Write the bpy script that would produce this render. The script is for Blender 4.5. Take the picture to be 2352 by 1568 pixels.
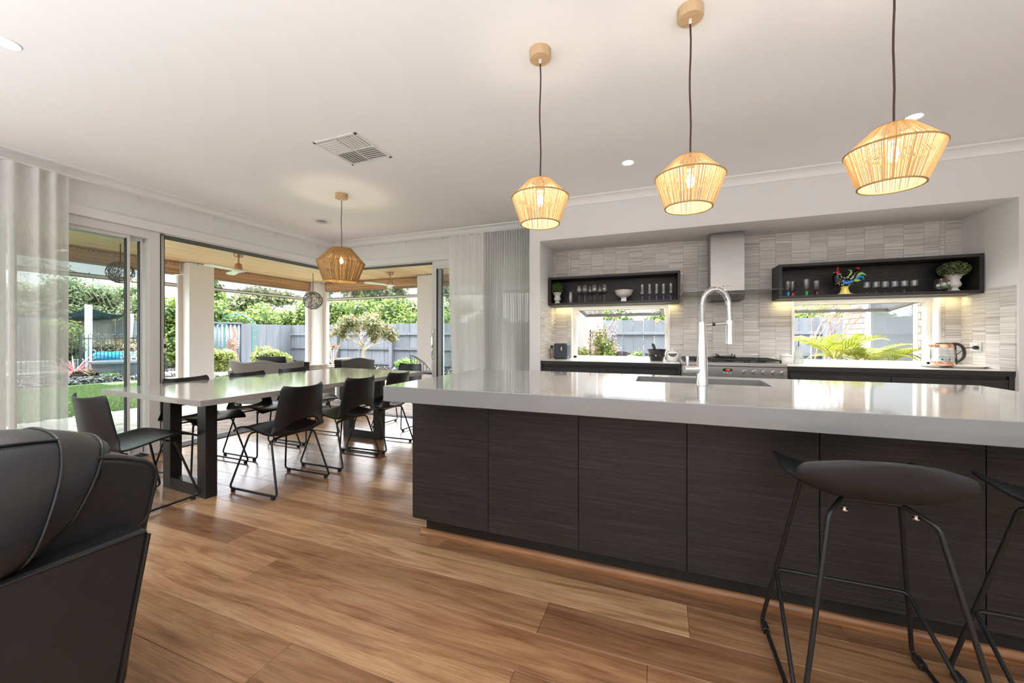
import bpy, math, random
import numpy as np
from mathutils import Vector, Matrix, Euler
SC = bpy.context.scene
for o in list(bpy.data.objects):
    bpy.data.objects.remove(o)
COL = SC.collection
PI = math.pi
R = math.radians
rnd = random.Random(7)

# ------------------------------------------------------------------ camera
cam_d = bpy.data.cameras.new('camera')
cam = bpy.data.objects.new('camera', cam_d)
COL.objects.link(cam)
cam.location = (0, 0, 1.16)
cam.rotation_euler = (R(90), 0, R(20.96))
cam_d.sensor_width = 36.0
cam_d.lens = 13.546
cam_d.shift_y = -0.0047
cam_d.clip_start = 0.05
cam_d.clip_end = 400
SC.camera = cam

# ------------------------------------------------------------------ colour management
SC.view_settings.view_transform = 'Standard'
SC.view_settings.look = 'None'
SC.view_settings.gamma = 1.0
SC.view_settings.use_curve_mapping = False
SC.view_settings.exposure = 0.55
SC.cycles.max_bounces = 10
SC.cycles.diffuse_bounces = 5
SC.cycles.glossy_bounces = 4
SC.cycles.transmission_bounces = 8
SC.cycles.transparent_max_bounces = 24
SC.cycles.sample_clamp_indirect = 6.0
SC.cycles.caustics_reflective = False
SC.cycles.caustics_refractive = False

# ------------------------------------------------------------------ sky
def build_world():
    w = bpy.data.worlds.new('sky'); SC.world = w; w.use_nodes = True
    nt = w.node_tree; nt.nodes.clear()
    out = nt.nodes.new('ShaderNodeOutputWorld')
    bg = nt.nodes.new('ShaderNodeBackground')
    tc = nt.nodes.new('ShaderNodeTexCoord')
    sep = nt.nodes.new('ShaderNodeSeparateXYZ')
    ramp = nt.nodes.new('ShaderNodeValToRGB')
    ramp.color_ramp.elements[0].position = 0.0; ramp.color_ramp.elements[0].color = (0.86, 0.91, 1.0, 1)
    ramp.color_ramp.elements[1].position = 0.6; ramp.color_ramp.elements[1].color = (0.60, 0.74, 1.0, 1)
    n = nt.nodes.new('ShaderNodeTexNoise'); n.inputs['Scale'].default_value = 2.6; n.inputs['Detail'].default_value = 6
    cr = nt.nodes.new('ShaderNodeValToRGB')
    cr.color_ramp.elements[0].position = 0.42; cr.color_ramp.elements[1].position = 0.62
    mp = nt.nodes.new('ShaderNodeMapping'); mp.inputs['Scale'].default_value = (1, 1, 2.4)
    mix = nt.nodes.new('ShaderNodeMix'); mix.data_type = 'RGBA'
    mix.inputs[7].default_value = (1.0, 1.0, 1.0, 1)
    L = nt.links.new
    L(tc.outputs['Generated'], sep.inputs[0]); L(sep.outputs['Z'], ramp.inputs[0])
    L(tc.outputs['Generated'], mp.inputs[0]); L(mp.outputs[0], n.inputs['Vector']); L(n.outputs['Fac'], cr.inputs[0])
    L(cr.outputs[0], mix.inputs[0]); L(ramp.outputs[0], mix.inputs[6])
    L(mix.outputs[2], bg.inputs['Color'])
    bg.inputs['Strength'].default_value = 2.5
    L(bg.outputs[0], out.inputs[0])
build_world()

def add_light(name, kind, loc, rot, energy, color=(1, 1, 1), parent=None, **kw):
    d = bpy.data.lights.new(name, kind)
    d.energy = energy; d.color = color
    for k, v in kw.items(): setattr(d, k, v)
    o = bpy.data.objects.new(name, d); COL.objects.link(o)
    o.location = loc; o.rotation_euler = rot
    if parent: o.parent = parent
    return o
# soft sun behind thin cloud, high over the garden
add_light('sun', 'SUN', (6, -8, 20), Vector((0.24, -0.20, -0.95)).to_track_quat('-Z', 'Y').to_euler(), 28.0, (0.975, 0.985, 1.0), angle=R(110))
# added area lamps behind the camera: upward ceiling fill and a weak rear fill
FILL_UP = add_light('upward_fill', 'AREA', (-0.4, -1.75, 0.25), (R(170), 0, 0), 190, (0.90, 0.955, 1.0), shape='RECTANGLE', size=7.6, size_y=2.4, spread=R(135))
FILL_REAR = add_light('rear_fill', 'AREA', (-0.2, -3.1, 1.5), (R(112), 0, 0), 14, (1.0, 0.985, 0.96), shape='RECTANGLE', size=7.0, size_y=1.6)

# ------------------------------------------------------------------ materials
MATS = {}
def nodes_of(name):
    m = bpy.data.materials.new(name); m.use_nodes = True
    nt = m.node_tree
    return m, nt, nt.nodes['Principled BSDF'], nt.nodes['Material Output']

def mat(name, color, rough=0.5, metal=0.0, spec=0.5, noise=0.0, nscale=30, bump=0.0, bscale=80, emit=None, estr=0.0, stretch=None, coat=0.0, sheen=0.0):
    if name in MATS: return MATS[name]
    m, nt, p, out = nodes_of(name)
    L = nt.links.new
    c = (*color, 1)
    p.inputs['Base Color'].default_value = c
    p.inputs['Roughness'].default_value = rough
    p.inputs['Metallic'].default_value = metal
    p.inputs['Specular IOR Level'].default_value = spec
    if coat: p.inputs['Coat Weight'].default_value = coat; p.inputs['Coat Roughness'].default_value = 0.15
    if sheen: p.inputs['Sheen Weight'].default_value = sheen
    tc = nt.nodes.new('ShaderNodeTexCoord')
    vec = tc.outputs['Object']
    if stretch:
        mp = nt.nodes.new('ShaderNodeMapping'); mp.inputs['Scale'].default_value = stretch
        L(vec, mp.inputs[0]); vec = mp.outputs[0]
    if noise > 0:
        n = nt.nodes.new('ShaderNodeTexNoise'); n.inputs['Scale'].default_value = nscale; n.inputs['Detail'].default_value = 5
        L(vec, n.inputs['Vector'])
        r = nt.nodes.new('ShaderNodeValToRGB')
        r.color_ramp.elements[0].position = 0.25; r.color_ramp.elements[1].position = 0.75
        r.color_ramp.elements[0].color = tuple(max(0, x * (1 - noise)) for x in color) + (1,)
        r.color_ramp.elements[1].color = tuple(min(1, x * (1 + noise)) for x in color) + (1,)
        L(n.outputs['Fac'], r.inputs[0]); L(r.outputs[0], p.inputs['Base Color'])
    if bump > 0:
        n2 = nt.nodes.new('ShaderNodeTexNoise'); n2.inputs['Scale'].default_value = bscale; n2.inputs['Detail'].default_value = 4
        L(vec, n2.inputs['Vector'])
        b = nt.nodes.new('ShaderNodeBump'); b.inputs['Strength'].default_value = bump; b.inputs['Distance'].default_value = 0.005
        L(n2.outputs['Fac'], b.inputs['Height']); L(b.outputs[0], p.inputs['Normal'])
    if emit:
        p.inputs['Emission Color'].default_value = (*emit, 1); p.inputs['Emission Strength'].default_value = estr
    MATS[name] = m
    return m

def ramp_node(nt, stops):
    r = nt.nodes.new('ShaderNodeValToRGB')
    els = r.color_ramp.elements
    els[0].position, els[0].color = stops[0][0], (*stops[0][1], 1)
    els[1].position, els[1].color = stops[-1][0], (*stops[-1][1], 1)
    for pz, c in stops[1:-1]:
        e = els.new(pz); e.color = (*c, 1)
    return r

def per_piece_coords(nt, scale, k=(37.0, 91.0, 13.0)):
    """object coordinates shifted by each piece's own random number, so that alike pieces differ in grain"""
    L = nt.links.new
    tc = nt.nodes.new('ShaderNodeTexCoord'); oi = nt.nodes.new('ShaderNodeObjectInfo')
    mul = nt.nodes.new('ShaderNodeVectorMath'); mul.operation = 'SCALE'; mul.inputs[0].default_value = k
    L(oi.outputs['Random'], mul.inputs['Scale'])
    add = nt.nodes.new('ShaderNodeVectorMath'); add.operation = 'ADD'
    L(tc.outputs['Object'], add.inputs[0]); L(mul.outputs[0], add.inputs[1])
    mp = nt.nodes.new('ShaderNodeMapping'); mp.inputs['Scale'].default_value = scale
    L(add.outputs[0], mp.inputs[0])
    return mp.outputs[0], oi.outputs['Random']

def m_plank():
    m, nt, p, out = nodes_of('floor_plank_wood'); L = nt.links.new
    v, rn = per_piece_coords(nt, (0.9, 9.0, 1))
    n = nt.nodes.new('ShaderNodeTexNoise'); n.inputs['Scale'].default_value = 1.6; n.inputs['Detail'].default_value = 7; n.inputs['Roughness'].default_value = 0.62; n.inputs['Distortion'].default_value = 1.1
    L(v, n.inputs['Vector'])
    r = ramp_node(nt, [(0.22, (0.15, 0.068, 0.034)), (0.36, (0.32, 0.165, 0.082)), (0.52, (0.48, 0.275, 0.142)), (0.76, (0.60, 0.39, 0.22))])
    L(n.outputs['Fac'], r.inputs[0])
    # fine grain
    v2, _ = per_piece_coords(nt, (3.0, 90.0, 1))
    n2 = nt.nodes.new('ShaderNodeTexNoise'); n2.inputs['Scale'].default_value = 2.0; n2.inputs['Detail'].default_value = 5
    L(v2, n2.inputs['Vector'])
    g = ramp_node(nt, [(0.3, (0.62, 0.6, 0.58)), (0.6, (1, 1, 1))])
    L(n2.outputs['Fac'], g.inputs[0])
    mx = nt.nodes.new('ShaderNodeMix'); mx.data_type = 'RGBA'; mx.blend_type = 'MULTIPLY'; mx.inputs[0].default_value = 0.75
    L(r.outputs[0], mx.inputs[6]); L(g.outputs[0], mx.inputs[7])
    # per plank tone
    t = ramp_node(nt, [(0.0, (0.44, 0.37, 0.34)), (0.3, (0.70, 0.64, 0.61)), (0.7, (0.90, 0.88, 0.87)), (1.0, (1.10, 1.16, 1.16))])
    L(rn, t.inputs[0])
    mx2 = nt.nodes.new('ShaderNodeMix'); mx2.data_type = 'RGBA'; mx2.blend_type = 'MULTIPLY'; mx2.inputs[0].default_value = 1.0
    L(mx.outputs[2], mx2.inputs[6]); L(t.outputs[0], mx2.inputs[7])
    L(mx2.outputs[2], p.inputs['Base Color'])
    p.inputs['Roughness'].default_value = 0.24
    p.inputs['Specular IOR Level'].default_value = 0.55
    b = nt.nodes.new('ShaderNodeBump'); b.inputs['Strength'].default_value = 0.22; b.inputs['Distance'].default_value = 0.003
    L(n2.outputs['Fac'], b.inputs['Height']); L(b.outputs[0], p.inputs['Normal'])
    MATS['floor_plank_wood'] = m; return m

def m_tile():
    m, nt, p, out = nodes_of('veined_limestone_tile'); L = nt.links.new
    v, rn = per_piece_coords(nt, (0.9, 0.9, 105.0))
    n = nt.nodes.new('ShaderNodeTexNoise'); n.inputs['Scale'].default_value = 1.0; n.inputs['Detail'].default_value = 6; n.inputs['Roughness'].default_value = 0.7
    L(v, n.inputs['Vector'])
    r = ramp_node(nt, [(0.30, (0.20, 0.18, 0.165)), (0.42, (0.43, 0.40, 0.375)), (0.52, (0.55, 0.525, 0.50)), (0.68, (0.72, 0.695, 0.67))])
    L(n.outputs['Fac'], r.inputs[0])
    t = ramp_node(nt, [(0.0, (1.12, 1.10, 1.085)), (1.0, (1.34, 1.335, 1.33))]); L(rn, t.inputs[0])
    mx = nt.nodes.new('ShaderNodeMix'); mx.data_type = 'RGBA'; mx.blend_type = 'MULTIPLY'; mx.inputs[0].default_value = 1.0
    L(r.outputs[0], mx.inputs[6]); L(t.outputs[0], mx.inputs[7]); L(mx.outputs[2], p.inputs['Base Color'])
    p.inputs['Roughness'].default_value = 0.42
    MATS['tile'] = m; return m

def m_dark_timber():
    m, nt, p, out = nodes_of('charcoal_laminate'); L = nt.links.new
    v, rn = per_piece_coords(nt, (2.2, 2.2, 120.0))
    n = nt.nodes.new('ShaderNodeTexNoise'); n.inputs['Scale'].default_value = 1.6; n.inputs['Detail'].default_value = 6; n.inputs['Roughness'].default_value = 0.65
    L(v, n.inputs['Vector'])
    r = ramp_node(nt, [(0.28, (0.007, 0.006, 0.0065)), (0.5, (0.019, 0.017, 0.0175)), (0.74, (0.05, 0.045, 0.044))])
    L(n.outputs['Fac'], r.inputs[0]); L(r.outputs[0], p.inputs['Base Color'])
    p.inputs['Roughness'].default_value = 0.48
    b = nt.nodes.new('ShaderNodeBump'); b.inputs['Strength'].default_value = 0.15; b.inputs['Distance'].default_value = 0.002
    L(n.outputs['Fac'], b.inputs['Height']); L(b.outputs[0], p.inputs['Normal'])
    MATS['dark_timber'] = m; return m

def m_stone(name, col, rough):
    m, nt, p, out = nodes_of(name); L = nt.links.new
    tc = nt.nodes.new('ShaderNodeTexCoord')
    n = nt.nodes.new('ShaderNodeTexNoise'); n.inputs['Scale'].default_value = 420; n.inputs['Detail'].default_value = 3
    L(tc.outputs['Object'], n.inputs['Vector'])
    r = ramp_node(nt, [(0.3, tuple(c * 0.80 for c in col)), (0.55, col), (0.75, tuple(min(1, c * 1.12) for c in col))])
    L(n.outputs['Fac'], r.inputs[0]); L(r.outputs[0], p.inputs['Base Color'])
    p.inputs['Roughness'].default_value = rough; p.inputs['Specular IOR Level'].default_value = 0.8
    MATS[name] = m; return m

def m_glass(name, tint=(0.97, 0.985, 0.98), refl=1.0, ior=1.45):
    """thin architectural glass: see-through plus the mirror reflection a pane has"""
    m, nt, p, out = nodes_of(name); L = nt.links.new
    nt.nodes.remove(p)
    tr = nt.nodes.new('ShaderNodeBsdfTransparent'); tr.inputs[0].default_value = (*tint, 1)
    gl = nt.nodes.new('ShaderNodeBsdfGlossy'); gl.inputs['Roughness'].default_value = 0.0
    fr = nt.nodes.new('ShaderNodeFresnel')
    geo = nt.nodes.new('ShaderNodeNewGeometry'); mr = nt.nodes.new('ShaderNodeMapRange')   # same reflectance from both faces
    mr.inputs['To Min'].default_value = ior; mr.inputs['To Max'].default_value = 1.0 / ior
    L(geo.outputs['Backfacing'], mr.inputs[0]); L(mr.outputs[0], fr.inputs['IOR'])
    mul = nt.nodes.new('ShaderNodeMath'); mul.operation = 'MULTIPLY'; mul.inputs[1].default_value = refl
    mx = nt.nodes.new('ShaderNodeMixShader')
    L(fr.outputs[0], mul.inputs[0]); L(mul.outputs[0], mx.inputs[0]); L(tr.outputs[0], mx.inputs[1]); L(gl.outputs[0], mx.inputs[2]); L(mx.outputs[0], out.inputs[0])
    MATS[name] = m; return m

def m_veil(name, col, opacity, translucent=0.5, weave=0.0, wscale=(300, 300, 900)):
    m, nt, p, out = nodes_of(name); L = nt.links.new
    nt.nodes.remove(p)
    tr = nt.nodes.new('ShaderNodeBsdfTransparent')
    df = nt.nodes.new('ShaderNodeBsdfDiffuse'); df.inputs[0].default_value = (*col, 1)
    tl = nt.nodes.new('ShaderNodeBsdfTranslucent'); tl.inputs[0].default_value = (*col, 1)
    m1 = nt.nodes.new('ShaderNodeMixShader'); m1.inputs[0].default_value = translucent
    m2 = nt.nodes.new('ShaderNodeMixShader'); m2.inputs[0].default_value = opacity
    L(df.outputs[0], m1.inputs[1]); L(tl.outputs[0], m1.inputs[2]); L(tr.outputs[0], m2.inputs[1]); L(m1.outputs[0], m2.inputs[2]); L(m2.outputs[0], out.inputs[0])
    if weave:
        tc = nt.nodes.new('ShaderNodeTexCoord'); mp = nt.nodes.new('ShaderNodeMapping'); mp.inputs['Scale'].default_value = wscale
        n = nt.nodes.new('ShaderNodeTexNoise'); n.inputs['Scale'].default_value = 1.0; n.inputs['Detail'].default_value = 3
        L(tc.outputs['Object'], mp.inputs[0]); L(mp.outputs[0], n.inputs['Vector'])
        mr = nt.nodes.new('ShaderNodeMapRange'); mr.inputs['To Min'].default_value = opacity - weave; mr.inputs['To Max'].default_value = min(1, opacity + weave)
        mr.inputs['From Min'].default_value = 0.3; mr.inputs['From Max'].default_value = 0.7
        L(n.outputs['Fac'], mr.inputs[0]); L(mr.outputs[0], m2.inputs[0])
    MATS[name] = m; return m

def m_leaf(name, dark, light, tl=0.35):
    if name in MATS: return MATS[name]
    m, nt, p, out = nodes_of(name); L = nt.links.new
    g = nt.nodes.new('ShaderNodeNewGeometry')
    r = ramp_node(nt, [(0.0, dark), (1.0, light)])
    L(g.outputs['Random Per Island'], r.inputs[0]); L(r.outputs[0], p.inputs['Base Color'])
    p.inputs['Roughness'].default_value = 0.55
    t = nt.nodes.new('ShaderNodeBsdfTranslucent'); L(r.outputs[0], t.inputs[0])
    mx = nt.nodes.new('ShaderNodeMixShader'); mx.inputs[0].default_value = tl
    L(p.outputs[0], mx.inputs[1]); L(t.outputs[0], mx.inputs[2]); L(mx.outputs[0], out.inputs[0])
    MATS[name] = m; return m

def m_wood_piece(name, dark, mid, light, scale=(2, 30, 30), rough=0.5):
    m, nt, p, out = nodes_of(name); L = nt.links.new
    v, rn = per_piece_coords(nt, scale)
    n = nt.nodes.new('ShaderNodeTexNoise'); n.inputs['Scale'].default_value = 1.0; n.inputs['Detail'].default_value = 6
    L(v, n.inputs['Vector'])
    r = ramp_node(nt, [(0.28, dark), (0.5, mid), (0.75, light)])
    L(n.outputs['Fac'], r.inputs[0])
    t = ramp_node(nt, [(0.0, (0.85, 0.84, 0.83)), (1.0, (1.1, 1.1, 1.1))]); L(rn, t.inputs[0])
    mx = nt.nodes.new('ShaderNodeMix'); mx.data_type = 'RGBA'; mx.blend_type = 'MULTIPLY'; mx.inputs[0].default_value = 1.0
    L(r.outputs[0], mx.inputs[6]); L(t.outputs[0], mx.inputs[7]); L(mx.outputs[2], p.inputs['Base Color'])
    p.inputs['Roughness'].default_value = rough
    MATS[name] = m; return m

def m_rattan(name, col, tl=0.45):
    m, nt, p, out = nodes_of(name); L = nt.links.new
    g = nt.nodes.new('ShaderNodeNewGeometry')
    r = ramp_node(nt, [(0.0, tuple(c * 0.72 for c in col)), (1.0, tuple(min(1, c * 1.2) for c in col))])
    L(g.outputs['Random Per Island'], r.inputs[0]); L(r.outputs[0], p.inputs['Base Color']); p.inputs['Roughness'].default_value = 0.75
    t = nt.nodes.new('ShaderNodeBsdfTranslucent'); L(r.outputs[0], t.inputs[0])
    mx = nt.nodes.new('ShaderNodeMixShader'); mx.inputs[0].default_value = tl
    L(p.outputs[0], mx.inputs[1]); L(t.outputs[0], mx.inputs[2]); L(mx.outputs[0], out.inputs[0])
    MATS[name] = m; return m

def m_wicker(name, dark, light, s=60):
    m, nt, p, out = nodes_of(name); L = nt.links.new
    tc = nt.nodes.new('ShaderNodeTexCoord')
    ck = nt.nodes.new('ShaderNodeTexChecker'); ck.inputs['Scale'].default_value = s
    ck.inputs['Color1'].default_value = (*dark, 1); ck.inputs['Color2'].default_value = (*light, 1)
    mp = nt.nodes.new('ShaderNodeMapping'); mp.inputs['Scale'].default_value = (1, 0.01, 1.4)
    L(tc.outputs['Object'], mp.inputs[0]); L(mp.outputs[0], ck.inputs['Vector'])
    n = nt.nodes.new('ShaderNodeTexNoise'); n.inputs['Scale'].default_value = 140
    L(tc.outputs['Object'], n.inputs['Vector'])
    mx = nt.nodes.new('ShaderNodeMix'); mx.data_type = 'RGBA'; mx.blend_type = 'MULTIPLY'; mx.inputs[0].default_value = 0.5
    L(ck.outputs[0], mx.inputs[6]); L(n.outputs['Color'], mx.inputs[7]); L(ck.outputs[0], p.inputs['Base Color'])
    p.inputs['Roughness'].default_value = 0.7
    b = nt.nodes.new('ShaderNodeBump'); b.inputs['Strength'].default_value = 0.6; b.inputs['Distance'].default_value = 0.01
    L(ck.outputs['Fac'], b.inputs['Height']); L(b.outputs[0], p.inputs['Normal'])
    MATS[name] = m; return m

PLANK = m_plank(); TILE = m_tile(); DARK = m_dark_timber()
PAINT = mat('wall_paint', (0.79, 0.783, 0.778), 0.85, bump=0.03, bscale=300)
CEIL = mat('ceiling_paint', (0.90, 0.895, 0.89), 0.9)
TRIMW = mat('white_gloss_trim', (0.80, 0.795, 0.785), 0.4)
STONE = m_stone('grey_quartz', (0.30, 0.30, 0.302), 0.07)
TSTONE = m_stone('warm_grey_quartz', (0.40, 0.375, 0.36), 0.09)
WSTONE = m_stone('white_quartz', (0.80, 0.795, 0.78), 0.15)
BLKM = mat('black_powder_coat', (0.012, 0.012, 0.013), 0.38)
BLKT = mat('table_leg_black', (0.018, 0.018, 0.019), 0.35)
SHELL = mat('black_shell_leather', (0.008, 0.0085, 0.011), 0.36, bump=0.10, bscale=420)
STOOLM = mat('black_stool_plastic', (0.019, 0.0195, 0.022), 0.52, bump=0.04, bscale=600)
LEATHER = mat('black_leather', (0.015, 0.016, 0.020), 0.40, spec=0.55, bump=0.14, bscale=260, noise=0.2, nscale=8)
PIPING = mat('leather_piping', (0.010, 0.010, 0.011), 0.4)
STEEL = mat('brushed_steel', (0.56, 0.545, 0.525), 0.28, metal=1.0, noise=0.05, nscale=3, stretch=(60, 60, 1))
STEELH = mat('brushed_steel_hood', (0.36, 0.345, 0.33), 0.34, metal=1.0, noise=0.10, nscale=3, stretch=(1, 1, 90))
_p = STEELH.node_tree.nodes['Principled BSDF']; _p.inputs['Anisotropic'].default_value = 0.85
_t = STEELH.node_tree.nodes.new('ShaderNodeTangent'); _t.direction_type = 'RADIAL'; _t.axis = 'Z'
STEELH.node_tree.links.new(_t.outputs[0], _p.inputs['Tangent'])
SINKST = mat('satin_sink_steel', (0.74, 0.735, 0.73), 0.42, metal=1.0)
CHROME = mat('chrome', (0.82, 0.82, 0.83), 0.05, metal=1.0)
COPPER = mat('copper', (0.80, 0.45, 0.33), 0.16, metal=1.0)
BRASS = mat('aged_copper', (0.42, 0.25, 0.15), 0.35, metal=0.9)
GLASS = m_glass('door_glass', (0.90, 0.93, 0.92), 1.0)
WGLASS = m_glass('window_glass', (0.93, 0.95, 0.95), 1.0)
CRYST = m_glass('drinking_glass', (0.97, 0.975, 0.98), 2.4, 1.45)
HOODG = m_glass('hood_glass', (0.80, 0.82, 0.80), 1.0)
FANG = m_glass('fan_glass', (0.80, 0.92, 0.84), 2.0)
WATER = m_glass('water', (0.90, 0.95, 0.93), 1.2, 1.33)
SHEER = m_veil('sheer_curtain', (0.90, 0.89, 0.875), 0.72, 0.34, 0.10, (330, 330, 14))
SHEER2 = m_veil('sheer_curtain_back', (0.92, 0.915, 0.91), 0.93, 0.20, 0.04, (330, 330, 14))
MESHB = m_veil('blind_mesh', (0.12, 0.12, 0.13), 0.42, 0.1)
ALU = mat('aluminium_white', (0.72, 0.71, 0.70), 0.38)
ALUD = mat('aluminium_dark_gap', (0.03, 0.03, 0.032), 0.5)
ALUG = mat('aluminium_grey', (0.56, 0.55, 0.545), 0.4)
BRONZE = mat('bronze_sash', (0.085, 0.07, 0.058), 0.45)
OAKP = mat('pale_oak', (0.56, 0.39, 0.22), 0.55, noise=0.22, nscale=6, stretch=(2, 30, 2))
RATTAN = m_rattan('rattan_string', (0.78, 0.60, 0.34))
RATTAN2 = m_rattan('rattan_raffia', (0.58, 0.40, 0.18), 0.42)
RING = mat('rattan_ring', (0.36, 0.22, 0.09), 0.7)
CORDM = mat('brown_cord', (0.05, 0.022, 0.016), 0.6)
CORDG = mat('grey_cord', (0.13, 0.12, 0.11), 0.6)
BULB = mat('lit_bulb', (1, 0.9, 0.7), 0.3, emit=(1.0, 0.86, 0.6), estr=40)
DLIT = mat('downlight_diffuser', (1, 1, 1), 0.3, emit=(1.0, 0.99, 0.97), estr=18)
LEDM = mat('led_strip', (1, 0.9, 0.6), 0.4, emit=(1.0, 0.80, 0.34), estr=6)
CERAM = mat('white_ceramic', (0.78, 0.775, 0.76), 0.28)
MATTEW = mat('white_matte', (0.74, 0.73, 0.72), 0.6)
BLKP = mat('black_plastic', (0.02, 0.02, 0.022), 0.3)
BLKS = mat('black_stone', (0.012, 0.012, 0.012), 0.22)
IRON = mat('cast_iron', (0.018, 0.018, 0.018), 0.55)
PLASTW = mat('white_plastic', (0.76, 0.75, 0.73), 0.35)
OUTW = mat('render_white', (0.68, 0.675, 0.67), 0.8, bump=0.08, bscale=150)
LINING = m_wood_piece('ceiling_lining_timber', (0.66, 0.47, 0.28), (0.74, 0.56, 0.36), (0.80, 0.63, 0.43), (12, 1.2, 12), 0.35)
BEAMW = m_wood_piece('beam_timber', (0.32, 0.175, 0.095), (0.43, 0.26, 0.15), (0.52, 0.34, 0.21), (1.5, 1.5, 40), 0.5)
FENCE = m_wood_piece('fence_paint', (0.128, 0.140, 0.156), (0.150, 0.163, 0.181), (0.175, 0.188, 0.205), (8, 8, 1.5), 0.7)
PAVE = m_wood_piece('paver', (0.27, 0.215, 0.185), (0.35, 0.295, 0.26), (0.42, 0.365, 0.33), (9, 9, 9), 0.8)
BRICKM = m_wood_piece('brick', (0.22, 0.18, 0.145), (0.26, 0.215, 0.175), (0.31, 0.26, 0.215), (12, 12, 12), 0.85)
MORTAR = mat('mortar', (0.36, 0.32, 0.27), 0.9)
LAWN = mat('lawn_base', (0.085, 0.125, 0.04), 0.9, noise=0.25, nscale=40)
GRASSB = m_leaf('grass_blade', (0.075, 0.115, 0.030), (0.175, 0.225, 0.085), 0.3)
MULCHM = m_leaf('mulch_chip', (0.03, 0.027, 0.028), (0.16, 0.14, 0.14), 0.0)
PEBBLE = m_leaf('pebble_white', (0.55, 0.54, 0.52), (0.86, 0.85, 0.83), 0.0)
SOIL = mat('soil', (0.06, 0.05, 0.045), 0.95, noise=0.3, nscale=20)
CONC = mat('concrete', (0.09, 0.088, 0.085), 0.85, noise=0.1, nscale=12)
BARK = mat('pale_bark', (0.50, 0.40, 0.31), 0.85, noise=0.25, nscale=20)
TWIG = mat('pink_twig', (0.62, 0.42, 0.38), 0.8)

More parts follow.
